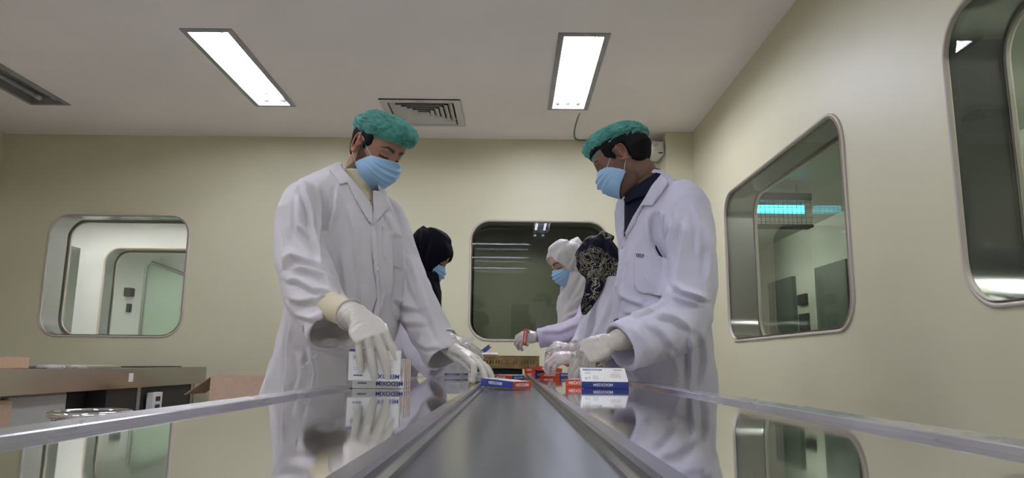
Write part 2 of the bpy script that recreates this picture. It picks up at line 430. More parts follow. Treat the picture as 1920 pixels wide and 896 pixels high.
# emergency light with its cable
e = thing('emergency_light', (1.12, 5.33, 2.57), 'white plastic emergency light box high in the right back corner', 'emergency light')
c = aty(1232, 279, 5.45)
B().box((c.x - .055, 5.40, c.z - .06), (c.x + .045, 5.61, c.z + .05), 0, .012).build('housing', M['whiteplastic'], e)
V, F = tube([(c.x - .045, 5.36, c.z + .005), (c.x - .045, 5.43, c.z + .005)], .034, 24)
mk('lamp_head', V, F, M['whiteplastic'], e, True)
V, F = tube([(c.x - .045, 5.355, c.z + .005), (c.x - .045, 5.365, c.z + .005)], .025, 24)
mk('lens', V, F, M['chrome'], e, True)
B().box((c.x + .0, 5.396, c.z - .052), (c.x + .035, 5.41, c.z - .044)).build('switch', M['dark'], e)
pts = [atz(1090, 206, H) + Vector((0, 0, -.0)), aty(1083, 222, 5.1), aty(1077, 246, 5.4), aty(1080, 261, 5.57), aty(1100, 263, 5.6), aty(1160, 262, 5.6), aty(1222, 260, 5.6), aty(1238, 257, 5.58), aty(1243, 266, 5.56), aty(1241, 280, 5.54)]
pts[0] = Vector((pts[0].x, 4.9, H + .01))
V, F = tube(pts, .0065, 8, 5)
tag(mk('power_cable', V, F, M['cable'], None, True), 'thin green cable hanging from the right ceiling light to the wall box', 'cable')

# things seen through the windows
e = thing('insect_lamp', (2.67, 7.0, 2.4), 'caged cyan insect lamp hanging on chains in the room beyond the right wall', 'lamp')
B().box((2.40, 6.93, 2.60), (2.98, 7.07, 2.68), 0, .006).build('housing', M['darkmetal'], e)
B().box((2.42, 6.93, 2.33), (2.98, 7.07, 2.36), 0, .004).build('tray', M['darkmetal'], e)
for zz in (2.545, 2.50):
    V, F = tube([(2.44, 7.0, zz), (2.92, 7.0, zz)], .02, 12); mk('lamp_tube', V, F, M['tube_uv'], e, True)
bb = B()
for i in range(13):
    xx = 2.42 + i * .045
    bb.tube([(xx, 6.94, 2.35), (xx, 6.94, 2.61)], .003, 5); bb.tube([(xx, 7.06, 2.35), (xx, 7.06, 2.61)], .003, 5)
for i in range(5):
    zz = 2.38 + i * .05
    bb.tube([(2.41, 6.94, zz), (2.98, 6.94, zz)], .003, 5)
bb.build('cage', M['darkmetal'], e)
for xx in (2.5, 2.86):
    bb = B()
    bb.tube([(xx, 7, 2.68), (xx, 7, H)], .004, 6); bb.build('chain', M['darkmetal'], e)
d2 = thing('door_2', (3.88, 9.75, 0), kind='structure')
B().box((3.84, 9.75, 0), (3.9, 10.66, 2.19)).build('door_leaf', M['door'], d2)
B().box((3.84, 8.15, .95), (3.9, 9.0, 2.2)).build('window_dark_panel', M['door']); bpy.data.objects['window_dark_panel'].name = 'window_6'; bpy.data.objects['window_6']['kind'] = 'structure'
for k, (z0, z1, y0) in enumerate(((1.78, 1.92, 9.38), (1.42, 1.66, 9.36), (1.1, 1.62, 9.5))):
    if k == 2: continue
    tag(B().box((3.86, y0, z0), (3.9, y0 + .27, z1), 0, .004).build('wall_sign', M['darkmetal'], loc=(3.88, y0, z0)), ['upper', 'lower'][k] + ' dark plate on the wall beside the far door, seen through the right window', 'wall plate')
tag(B().box((-4.48, 6.95, 0), (-4.33, 7.1, 2.07), 0, .005).build('steel_post', M['reveal'], loc=(-4.4, 7, 0)), 'grey steel post standing in the lit corridor beyond the left window', 'post')
p = aty(243, 548, 10.15)
e = thing('wall_box', (p.x, 10.15, p.z), 'small dark switch box on the far wall seen through two windows', 'switch box')
B().box((p.x - .05, 10.08, p.z - .06), (p.x + .05, 10.2, p.z + .06), 0, .008).build('housing', M['darkmetal'], e)
B().box((p.x - .02, 10.13, p.z - .28), (p.x + .03, 10.2, p.z - .16), 0, .008).build('socket', M['darkmetal'], e)
d3 = thing('door_3', (-4.5, 10.1, 0), kind='structure')
B().add(*plate([(-5.19, 0), (-4.2, 0), (-4.2, 2.03), (-4.62, 2.14), (-5.13, 2.32), (-5.19, 2.26)], [], lambda u, v: (u, 10.12, v))).build('door_leaf', mat('pale_green_door', (0.34, 0.42, 0.34), .4), d3)
B().tube([(-5.2, 10.1, 0), (-5.2, 10.1, 2.25), (-5.13, 10.1, 2.34), (-4.62, 10.1, 2.16), (-4.2, 10.1, 2.05)], .022, 8).build('door_frame', M['reveal'], d3)

# ------------------------------------------------------------------ packing table with its belt
TZ = 0.915
Y0, Y1 = -0.7, 4.3
def sweep_y(prof, y0, y1, closed=True):
    n = len(prof); V = [(x, y0, z) for x, z in prof] + [(x, y1, z) for x, z in prof]
    F = [(i, (i + 1) % n, n + (i + 1) % n, n + i) for i in range(n)] + [tuple(range(n - 1, -1, -1)), tuple(range(n, 2 * n))]
    return V, F
e = thing('packing_table', (0, 1.8, 0), 'long polished steel packing table with a central belt between two work tops', 'table')
RI, RO = 0.385, 0.424
for s in (-1, 1):
    V, F = sweep_y([(s * .098, TZ - .02), (s * .098, TZ), (s * RI, TZ), (s * RI, TZ - .02)], Y0, Y1)
    mk('tabletop', V, F, M['steel'], e)
    V, F = sweep_y([(s * RI, TZ - .03), (s * RI, TZ + .0055), (s * (RI + .003), TZ + .0065), (s * (RO - .006), TZ + .008), (s * RO, TZ + .003), (s * RO, TZ - .07), (s * (RO - .004), TZ - .07), (s * (RO - .004), TZ - .03)], Y0, Y1)
    mk('edge_rail', V, F, M['rim'], e)
    V, F = sweep_y([(s * .098, TZ - .03), (s * .098, TZ + .002), (s * .094, TZ + .0065), (s * .081, TZ + .0065), (s * .079, TZ + .003), (s * .079, TZ - .002), (s * .073, TZ - .004), (s * .073, TZ - .03)], Y0, Y1)
    mk('guide_rail', V, F, M['rail'], e)
V, F = sweep_y([(-.073, TZ - .014), (-.073, TZ - .0075), (.073, TZ - .0075), (.073, TZ - .014)], Y0, Y1)
mk('belt', V, F, M['belt'], e)
for y in (Y0 + .2, 1.8, Y1 - .2):
    for s in (-1, 1):
        B().box((s * .38 - .02, y - .02, 0), (s * .38 + .02, y + .02, TZ - .02), 0, .004).build('leg', M['rim'], e)
    B().box((-.36, y - .015, .2), (.36, y + .015, .24), 0, .003).build('stretcher', M['rim'], e)
B().box((-.12, Y0 + .05, TZ - .16), (.12, Y1 - .05, TZ - .03)).build('belt_frame', M['darkmetal'], e)

# ------------------------------------------------------------------ second line at the left
CXE = -2.27
e = thing('steel_counter', (-2.7, 4, 0), 'long steel counter parallel to the packing table at the left', 'counter')
CZT = .925
B().box((-3.15, 1.2, CZT - .03), (CXE - .013, 5.398, CZT), 0, .003).build('worktop', M['steel2'], e)
B().box((CXE - .012, 1.2, CZT - .118), (CXE, 5.43, CZT + .002), 0, .002).build('fascia', M['steel2'], e)
B().box((-3.15, 5.40, CZT - .118), (CXE - .012, 5.43, CZT), 0, .002).build('end_panel', M['steel2'], e)
for y in (1.35, 3.3, 4.55, 5.3):
    for x in (-2.33, -3.1):
        B().box((x - .02, y - .02, 0), (x + .02, y + .02, CZT - .03), 0, .003).build('leg', M['steel2'], e)
B().box((-3.1, 4.2, .45), (-2.32, 5.35, CZT - .12)).build('drive_cover', M['darkmetal'], e)
B().box((-3.1, 1.3, .2), (-2.4, 5.3, .23), 0, .003).build('lower_shelf', M['steel2'], e)
tag(B().box((-2.9, 3.8, CZT + .001), (-2.33, 4.35, CZT + .016), 0, .004).build('steel_tray', M['rim'], loc=(-2.6, 4, CZT)), 'flat steel tray lying on the left counter', 'tray')
tag(B().box((-2.6, 4.6, CZT + .001), (-2.31, 5.1, CZT + .008), 0, .002).build('document_folder', M['dark'], loc=(-2.5, 4.9, CZT)), 'thin dark folder lying on the far end of the left counter', 'folder')

def open_carton(name, c, sz, rz, label, flaps, m='cardpale', cat='box', closed=False, angs=(35, 35, 35, 35)):
    """hollow cardboard carton, c = centre of its base, sz = (x, y, z)"""
    e = thing(name, c, label, cat)
    R = Matrix.Rotation(rz, 3, 'Z'); t = .005; sx, sy, sz_ = sz
    T = lambda p: tuple(R @ Vector(p) + Vector(c))
    bb = B()
    for a, b_ in (((-sx / 2, -sy / 2, 0), (sx / 2, -sy / 2 + t, sz_)), ((-sx / 2, sy / 2 - t, 0), (sx / 2, sy / 2, sz_)), ((-sx / 2, -sy / 2 + t, 0), (-sx / 2 + t, sy / 2 - t, sz_)), ((sx / 2 - t, -sy / 2 + t, 0), (sx / 2, sy / 2 - t, sz_)), ((-sx / 2 + t, -sy / 2 + t, 0), (sx / 2 - t, sy / 2 - t, t))):
        bb.box(a, b_)
    bb.V = [T(v) for v in bb.V]; bb.build('carton_body', M[m], e)
    fl = .5 * min(sx, sy)
    for k, f in enumerate(flaps):
        if f is None: continue
        a = math.radians(f)   # 0 = closed flat inward, 180 = folded open flat outward
        d = Vector((-math.cos(a) * fl, 0, math.sin(a) * fl)); nrm = Vector((math.sin(a) * t, 0, math.cos(a) * t))
        hx, hw = (sx / 2, sy / 2) if k in (0, 2) else (sy / 2, sx / 2)
        q = [Vector((hx, -hw, sz_)), Vector((hx, hw, sz_)), Vector((hx, hw * .93, sz_)) + d, Vector((hx, -hw * .93, sz_)) + d]
        q += [p + nrm for p in q]
        R2 = Matrix.Rotation(math.pi / 2 * k, 3, 'Z')
        V = [T(R2 @ p) for p in q]
        mk('flap', V, [(0, 1, 2, 3), (7, 6, 5, 4), (0, 4, 5, 1), (1, 5, 6, 2), (2, 6, 7, 3), (3, 7, 4, 0)], M['card'], e)
    if closed:
        bb = B().box((-sx / 2, -.02, sz_ + .006), (sx / 2, .02, sz_ + .0075)); bb.V = [T(v) for v in bb.V]; bb.build('tape', M['cardpale'], e)
    return e
open_carton('cardboard_box', (-1.66, 4.85, .42), (.52, .4, .455), .05, 'open pale cardboard box with a flap folded out, right of the steel counter', (None, None, 215, None), angs=None)
open_carton('cardboard_box', (-1.66, 4.85, 0), (.56, .45, .405), .02, 'closed brown cardboard box on the floor under the open one', (0, 0, 0, 0), 'card', closed=True)
tag(B().box((-1.75, 5.2, 0), (-1.2, 5.5, .905), 0, .01).build('steel_cabinet', M['steel2'], loc=(-1.5, 5.35, 0)), 'steel cabinet against the back wall behind the open cardboard box', 'cabinet')
open_carton('cardboard_box', (-2.75, 3.6, CZT + .0018), (.5, .34, .052), .0, 'brown cardboard box lying on the steel counter at the left edge', (0, 0, 0, 0), 'card', closed=True)
open_carton('cardboard_box', (-2.51, 3.18, .232), (.36, .5, .30), .0, 'brown cardboard box on the shelf under the steel counter', (0, 0, 0, 0), 'card', closed=True)
open_carton('cardboard_box', (-2.51, 3.20, .546), (.36, .46, .235), .0, 'pale taped cardboard box stacked under the steel counter top', (0, 0, 0, 0), 'cardpale', closed=True)
tag(B().box((-2.7, 3.44, .24), (-2.36, 3.9, .8), 0, .01).build('storage_panel', M['panelwhite'], loc=(-2.5, 3.7, .24)), 'plain white panel standing under the steel counter', 'panel')
tag(B().box((-2.8, 4.0, .24), (-2.42, 4.18, .8), 0, .01).build('black_crate', M['dark'], loc=(-2.6, 4.1, .24)), 'black crate under the steel counter', 'crate')
p = atx(282, 757, -2.3)
e = tag(B().box((-2.3, p.y - .06, .5), (-2.255, p.y + .06, .77), 0, .004).build('label_box', M['boxwhite'], loc=(-2.28, p.y, .5)), 'small white box with dark lettering standing at the counter leg', 'box')
bb = B()
for k in range(3):
    z = .745 - k * .05
    bb.box((-2.2549, p.y - .03, z - .03), (-2.254, p.y + .03, z)); 
bb.build('print', M['inkblack'], e)
bb = B().tube([(-2.2695, 4.37, .88), (-2.2685, 4.34, .84)], .006, 6)
tag(B().box((-2.2695, 4.33, .845), (-2.268, 4.38, .895)).build('paper_scrap', M['boxwhite'], loc=(-2.269, 4.35, .85)), 'torn white paper scrap stuck on the counter fascia', 'paper scrap')

# chrome stool
sx, sy, szt = -1.74, 3.05, .765
e = thing('stool', (sx, sy, 0), 'round chrome rimmed stool with a black seat left of the packing table', 'stool')
ring = [(sx + .145 * math.cos(a), sy + .145 * math.sin(a), szt - .012) for a in [2 * math.pi * i / 36 for i in range(36)]]
V, F = tube(ring, .016, 10, closed=True); mk('seat_rim', V, F, M['chrome'], e, True)
V, F = tube([(sx, sy, szt - .03), (sx, sy, szt - .012), (sx, sy, szt - .004)], [.13, .135, .12], 36); mk('seat', V, F, M['dark'], e, True)
V, F = tube([(sx + .122 * math.cos(a), sy + .122 * math.sin(a), szt - .06) for a in [2 * math.pi * i / 36 for i in range(36)]], .008, 8, closed=True); mk('lower_ring', V, F, M['chrome'], e, True)
for k in range(4):
    a = math.pi / 4 + k * math.pi / 2
    V, F = tube([(sx + .13 * math.cos(a), sy + .13 * math.sin(a), szt - .02), (sx + .2 * math.cos(a), sy + .2 * math.sin(a), 0.0)], .011, 10); mk('leg', V, F, M['chrome'], e, True)
V, F = tube([(sx + .175 * math.cos(a), sy + .175 * math.sin(a), .28) for a in [2 * math.pi * i / 36 for i in range(36)]], .009, 8, closed=True); mk('foot_ring', V, F, M['chrome'], e, True)
# ------------------------------------------------------------------ tools for figures
def nz(x, y, z): return noise.noise(Vector((x, y, z)))
def join(parts):
    V, F = [], []
    for v, f in parts:
        n = len(V); V += [tuple(p) for p in v]; F += [tuple(i + n for i in g) for g in f]
    return V, F
def remesh(parts, vox, smooth=3):
    V, F = join(parts)
    me = bpy.data.meshes.new('tmp'); me.from_pydata(V, [], F); me.update()
    o = bpy.data.objects.new('tmp', me); COL.objects.link(o)
    md = o.modifiers.new('r', 'REMESH'); md.mode = 'VOXEL'; md.voxel_size = vox; md.adaptivity = 0
    dg = bpy.context.evaluated_depsgraph_get(); dg.update()
    m2 = bpy.data.meshes.new_from_object(o.evaluated_get(dg))
    bpy.data.objects.remove(o); bpy.data.meshes.remove(me)
    A = np.zeros(len(m2.vertices) * 3); m2.vertices.foreach_get('co', A); A = A.reshape(-1, 3)
    bpy_relax(m2, A, smooth)
    m2.vertices.foreach_set('co', A.ravel()); m2.update()
    return m2
def edges_of(me):
    E = np.zeros(len(me.edges) * 2, dtype=int); me.edges.foreach_get('vertices', E); return E.reshape(-1, 2)
def bpy_relax(me, A, it, lam=.5, mask=None):
    if it <= 0: return
    E = edges_of(me); n = len(A)
    cnt = np.bincount(E[:, 0], minlength=n) + np.bincount(E[:, 1], minlength=n)
    cnt = np.maximum(cnt, 1)[:, None]
    for _ in range(it):
        S = np.zeros_like(A)
        for k in range(3):
            S[:, k] = np.bincount(E[:, 0], A[E[:, 1], k], n) + np.bincount(E[:, 1], A[E[:, 0], k], n)
        D = (S / cnt - A) * lam
        if mask is not None: D *= mask[:, None]
        A += D
def arr(me):
    A = np.zeros(len(me.vertices) * 3); me.vertices.foreach_get('co', A)
    Nn = np.zeros(len(me.vertices) * 3); me.vertices.foreach_get('normal', Nn)
    return A.reshape(-1, 3), Nn.reshape(-1, 3)
def setv(me, A): me.vertices.foreach_set('co', A.ravel()); me.update()
def put(me, name, m, parent, smooth=True):
    """link a mesh given in world coordinates under its parent"""
    A, _ = arr(me); A -= np.array(parent['_o']) if parent is not None else 0; setv(me, A)
    me.polygons.foreach_set('use_smooth', [smooth] * len(me.polygons))
    me.materials.clear(); me.materials.append(m); me.name = name
    o = bpy.data.objects.new(name, me); COL.objects.link(o); o.parent = parent
    if parent is not None: o['_o'] = parent['_o']
    return o
def proj(A):
    q = A - ORG; wv = q @ _f
    return CXP + FPX * (q @ RT) / wv, CYP - FPX * (q @ UPV) / wv
def seg_d(px, py, a, b):
    ax, ay = a; bx, by = b; dx, dy = bx - ax, by - ay
    t = np.clip(((px - ax) * dx + (py - ay) * dy) / (dx * dx + dy * dy + 1e-9), 0, 1)
    ex, ey = px - ax - t * dx, py - ay - t * dy
    side = np.sign(ex * dy - ey * dx)
    return np.hypot(ex, ey), t, side
def folds(me, strokes, yr=None):
    """raise creases along traced cloth folds: (polyline, half width, height in metres)"""
    A, Nn = arr(me); px, py = proj(A)
    tc = ORG - A; tc /= np.linalg.norm(tc, axis=1)[:, None]
    face = np.clip((Nn * tc).sum(1) * 2.0, 0, 1)
    if yr is not None: face *= (A[:, 1] > yr[0]) & (A[:, 1] < yr[1])
    D = np.zeros(len(A))
    for st in strokes:
        P, wd, amp = st[0], st[1], st[2]
        
        best = np.full(len(A), 1e9); tt = np.zeros(len(A)); sd = np.zeros(len(A))
        m = len(P) - 1
        for i in range(m):
            d, t, s = seg_d(px, py, P[i], P[i + 1])
            u = d < best; best[u] = d[u]; tt[u] = (i + t[u]) / m; sd[u] = s[u]
        taper = np.clip(np.sin(np.pi * np.clip(tt * .92 + .04, 0, 1)) * 1.6, 0, 1)
        x = best / wd
        soft = np.clip(1 - x / 2.6, 0, 1) ** 1.4; hard = np.clip(1 - x / .75, 0, 1) - .45 * np.exp(-((x - 1.1) / .6) ** 2)
        D += 1.6 * amp * taper * np.where(sd >= 0, soft, hard)
    D *= face; D = D[:, None]; D = np.repeat(D, 3, 1); bpy_relax(me, D, 1); A += Nn * D; setv(me, A)
def wrinkle(me, amp, scale, stretch=(1, 1, .45), seed=0, sharp=False):
    A, Nn = arr(me); D = np.zeros(len(A))
    S = A * np.array(stretch) * scale + seed
    for i, p in enumerate(S):
        v = noise.noise(Vector(p))
        D[i] = (1 - 2 * abs(v) * 1.3) if sharp else v
    A += Nn * (D * amp)[:, None]; setv(me, A)
def in_poly(poly, px, py):
    ins = np.zeros(len(px), bool); j = len(poly) - 1
    for i in range(len(poly)):
        xi, yi = poly[i]; xj, yj = poly[j]
        ins ^= ((yi > py) != (yj > py)) & (px < (xj - xi) * (py - yi) / (yj - yi + 1e-9) + xi); j = i
    return ins
def cut_open(me, poly, yr):
    """open the neck of a garment along a traced outline, through its front only"""
    A, Nn = arr(me); px, py = proj(A); ins = in_poly(poly, px, py) & (A[:, 1] > yr[0]) & (A[:, 1] < yr[1])
    bm = bmesh.new(); bm.from_mesh(me); bm.verts.ensure_lookup_table()
    bmesh.ops.delete(bm, geom=[bm.verts[int(k)] for k in np.nonzero(ins)[0]], context='VERTS')
    bm.to_mesh(me); bm.free(); me.update()
def bvh_me(me):
    A, _ = arr(me); return BVHTree.FromPolygons([tuple(v) for v in A], [tuple(p.vertices) for p in me.polygons])
def bvh_of(o):
    me = o.data; off = np.array(o.get('_o', (0, 0, 0)))
    A, _ = arr(me); A = A + off
    return BVHTree.FromPolygons([tuple(v) for v in A], [tuple(p.vertices) for p in me.polygons])
def inside(poly, x, y):
    c = False; j = len(poly) - 1
    for i in range(len(poly)):
        xi, yi = poly[i]; xj, yj = poly[j]
        if (yi > y) != (yj > y) and x < (xj - xi) * (y - yi) / (yj - yi + 1e-9) + xi: c = not c
        j = i
    return c
def patch(name, poly, bvh, m, parent, thick=.003, off=.0015, step=3.0, fallback=None, label=None, relax=12):
    """a piece of cloth (pocket, lapel, placket) that lies on a garment, cut to a traced outline"""
    P = []
    n = len(poly)
    for i in range(n):
        a, b_ = poly[i], poly[(i + 1) % n]
        L = math.hypot(b_[0] - a[0], b_[1] - a[1]); k = max(1, int(L / step))
        for j in range(k): P.append((a[0] + (b_[0] - a[0]) * j / k, a[1] + (b_[1] - a[1]) * j / k))
    nb = len(P)
    xs = [p[0] for p in poly]; ys = [p[1] for p in poly]
    y = min(ys) + step / 2
    while y < max(ys):
        x = min(xs) + step / 2
        while x < max(xs):
            if inside(poly, x, y):
                if min(abs(x - q[0]) + abs(y - q[1]) for q in P[:nb]) > step * .6: P.append((x, y))
            x += step
        y += step
    r = delaunay_2d_cdt([Vector(p) for p in P], [(i, (i + 1) % nb) for i in range(nb)], [list(range(nb))], 1, 1e-4)
    pts, tris = r[0], r[2]
    top, bot = [], []; o = Vector(ORG); last = None; hits = []
    for p in pts:
        d = Vector(ray(p.x, p.y)).normalized(); h = bvh.ray_cast(o, d)
        hits.append(h if h[0] is not None else None)
    ds = [h[3] for h in hits if h]
    if not ds: return None
    med = float(np.median(ds))
    dist = np.array([h[3] if h and abs(h[3] - med) < .12 else np.nan for h in hits]); npt = len(pts); nbr = [set() for _ in range(npt)]
    for t in tris:
        for i in range(len(t)): nbr[t[i]].add(t[i - 1]); nbr[t[i - 1]].add(t[i])
    for it in range(60):
        bad = np.nonzero(np.isnan(dist))[0]
        if not len(bad): break
        new = dist.copy()
        for i in bad:
            v = [dist[k_] for k_ in nbr[i] if not np.isnan(dist[k_])]
            if v: new[i] = np.mean(v)
        dist = new
    dist[np.isnan(dist)] = med
    for it in range(relax): dist = np.array([.5 * dist[i] + .5 * np.mean([dist[k_] for k_ in nbr[i]]) if nbr[i] else dist[i] for i in range(npt)])
    for p, h, dd_ in zip(pts, hits, dist):
        d = Vector(ray(p.x, p.y)).normalized(); q = o + d * float(dd_)
        nn = (h[1] if h[1].dot(d) < 0 else -h[1]) if h and h[1].dot(d) ** 2 > .1 else -d
        e_ = (nn * .5 - d * .5).normalized()
        top.append(q + e_ * (off + thick)); bot.append(q - e_ * .004)
    # relax the top a little
    n0 = len(top)
    F = [tuple(t) for t in tris] + [tuple(reversed([i + n0 for i in t])) for t in tris]
    cnt = {}
    for t in tris:
        t = list(t)
        for i in range(len(t)):
            e1 = (t[i], t[(i + 1) % len(t)]); cnt[tuple(sorted(e1))] = cnt.get(tuple(sorted(e1)), []) + [e1]
    for k_, v in cnt.items():
        if len(v) == 1: a, b_ = v[0]; F.append((b_, a, a + n0, b_ + n0))
    ob = mk(name, [tuple(v) for v in top + bot], F, m, parent, True, label=label)
    return ob

def frame(fwd, up=(0, 0, 1)):
    f = Vector(fwd).normalized(); u = Vector(up); u = (u - f * u.dot(f)).normalized(); r = f.cross(u)
    return r, f, u          # local x (right), y (forward), z (up)
def xf(c, fr, sc=1.0):
    r, f, u = fr; c = Vector(c)
    return lambda p: c + (r * p[0] + f * p[1] + u * p[2]) * sc

HEAD = [(-.119, .058, .020, .016), (-.113, .076, .004, .030), (-.100, .086, -.018, .042), (-.080, .088, -.046, .053), (-.055, .089, -.062, .061),
        (-.030, .089, -.079, .067), (.000, .087, -.090, .071), (.025, .091, -.096, .0745), (.050, .090, -.098, .0765), (.075, .080, -.091, .073),
        (.095, .061, -.073, .061), (.110, .034, -.046, .041), (.118, .006, -.016, .014)]
def head_at(z):
    T = np.array(HEAD)
    return [float(np.interp(z, T[:, 0], T[:, k])) for k in (1, 2, 3)]
def head_pt(z, a, off=0.0):
    """point on the skull: z height, a azimuth (0 = face, + = own right)"""
    yf, yb, w_ = head_at(z); y0 = -.004 + min(0, (yf - .05)) * .5
    ca, sa = math.cos(a), math.sin(a); e = 2 / 2.25
    sx = math.copysign(abs(sa) ** e, sa); sy = math.copysign(abs(ca) ** e, ca)
    R = (yf - y0) if ca >= 0 else (y0 - yb)
    return Vector((sx * (w_ + off), y0 + sy * (max(R, .005) + off), z))
def head_grid(off=0.0, zs=None, na=64):
    zs = zs if zs is not None else list(np.linspace(-.119, .118, 48))
    V = [head_pt(z, 2 * math.pi * j / na, off) for z in zs for j in range(na)]
    F = [(i * na + j, i * na + (j + 1) % na, (i + 1) * na + (j + 1) % na, (i + 1) * na + j) for i in range(len(zs) - 1) for j in range(na)]
    F += [tuple(range(na - 1, -1, -1)), tuple((len(zs) - 1) * na + j for j in range(na))]
    return V, F
def ear(s):
    c = Vector((s * .0745, -.014, .0)); P = []
    for k in range(15):
        a = math.radians(-60 + 300 * k / 14)
        rz, ry = .031, .0175
        q = Vector((s * (.004 + .006 * (1 - math.cos(a - 1.2)) * .6), -ry * math.sin(a) * 1.0 - .004 * math.cos(a), rz * math.cos(a)))
        P.append(c + q)
    a_ = tube(P, [.0038] * len(P), 8, 2)
    b_ = tube([c + Vector((s * -.006, .004, .0)), c + Vector((s * .003, -.004, .0))], [(.024, .013), (.024, .013)], 16, side=(0, 0, 1))
    l_ = tube([c + Vector((0, .004, -.022)), c + Vector((s * .003, .001, -.029)), c + Vector((s * .002, -.001, -.034))], [.006, .0075, .005], 8, 2)
    t_ = tube([c + Vector((0, .012, .004)), c + Vector((s * .004, .010, -.004))], [.004, .005], 8)
    return [a_, b_, l_, t_]
def face_sculpt(L):
    """L: head-local verts; nose, sockets, lids, brows, lips, cheeks"""
    x, y, z = L[:, 0], L[:, 1], L[:, 2]; ax = np.abs(x)
    front = np.clip((y - .03) / .03, 0, 1) * (ax < .08) * (z > -.125) * (z < .12)
    g = lambda cx, cz, sx, sz: np.exp(-((ax - cx) / sx) ** 2 - ((z - cz) / sz) ** 2)
    d = np.zeros(len(L))
    d -= .010 * g(.030, .010, .017, .011)
    d += .0065 * g(.031, .006, .013, .0085)
    d += .0035 * g(.028, .029, .020, .007)
    na = np.interp(z, [-.048, -.038, -.030, -.015, .004, .018, .03], [0, .014, .024, .019, .0115, .006, .002])
    nw = np.interp(z, [-.04, -.03, .0, .03], [.0125, .0115, .0085, .012])
    d += na * np.exp(-(x / nw) ** 2)
    d += .007 * g(.014, -.034, .006, .007)
    d += .003 * g(.045, -.022, .020, .018)
    d += .005 * g(0, -.060, .022, .006) + .005 * g(0, -.071, .018, .006) - .003 * g(0, -.0655, .026, .002)
    d += .005 * g(0, -.100, .018, .012) - .003 * g(0, -.084, .022, .006)
    L[:, 1] += d * front
    return L
def skin_colors(L, skin, hair, stubble=0.0, scalp=True):
    x, y, z = L[:, 0], L[:, 1], L[:, 2]; ax = np.abs(x)
    C = np.ones((len(L), 4)); C[:, :3] = skin
    def mixin(c, f):
        f = np.clip(f, 0, 1)[:, None]; C[:, :3] = C[:, :3] * (1 - f) + np.array(c) * f
    inh = (z > -.13) & (z < .13) & (ax < .1) & (np.abs(y) < .14)
    red = np.array(skin) * np.array([1.05, .78, .72])
    mixin(red, inh * .6 * (np.exp(-((z + .03) / .02) ** 2) * np.exp(-((ax - .0) / .02) ** 2) * (y > .08)))
    mixin(red, inh * .8 * (ax > .076))
    # brows, lash line, lips
    bz = .030 + .006 * np.clip((ax - .012) / .022, 0, 1) - .010 * np.clip((ax - .038) / .02, 0, 1)
    bw = .0068 * np.clip(1.15 - (ax - .012) / .045, .3, 1)
    br = np.clip(1.4 - np.abs(z - bz) / bw, 0, 1) * np.clip((ax - .008) / .004, 0, 1) * np.clip((.056 - ax) / .006, 0, 1)
    mixin(hair, inh * (y > .03) * br * .95)
    lz = .0008 - .10 * np.clip(np.abs(ax - .031) - .004, 0, 1) ** 1.0 * 0 + .16 * (ax - .031) ** 2 / .02
    la = np.clip(1.6 - np.abs(z - lz) / .0030, 0, 1) * np.clip((.017 - np.abs(ax - .031)) / .003, 0, 1)
    mixin((.015, .01, .01), inh * (y > .03) * la)
    mixin(np.array(skin) * .55, inh * (y > .03) * np.exp(-((z - .015) / .0022) ** 2) * np.clip((.016 - np.abs(ax - .031)) / .004, 0, 1) * .6)
    mixin(np.array(skin) * np.array([.9, .6, .6]), inh * (y > .06) * np.exp(-((z + .0655) / .009) ** 2) * (ax < .026))
    if stubble:
        top = .004 - .62 * (y - .012)
        f = np.clip((top - z) / .012, 0, 1) * np.clip((y + .006 + np.clip(-z - .045, 0, .05) * .5) / .008, 0, 1)
        f = np.maximum(f, np.clip((.014 - np.abs(y - .014)) / .006, 0, 1) * (z < .04) * (z > -.04))
        f *= np.clip((z + .122) / .01, 0, 1)
        mixin(hair, inh * stubble * np.clip(f, 0, 1) * (ax < .0745))
    return C
def set_attr(me, C, name='skin'):
    a = me.color_attributes.new(name, 'FLOAT_COLOR', 'POINT'); a.data.foreach_set('color', C.ravel())

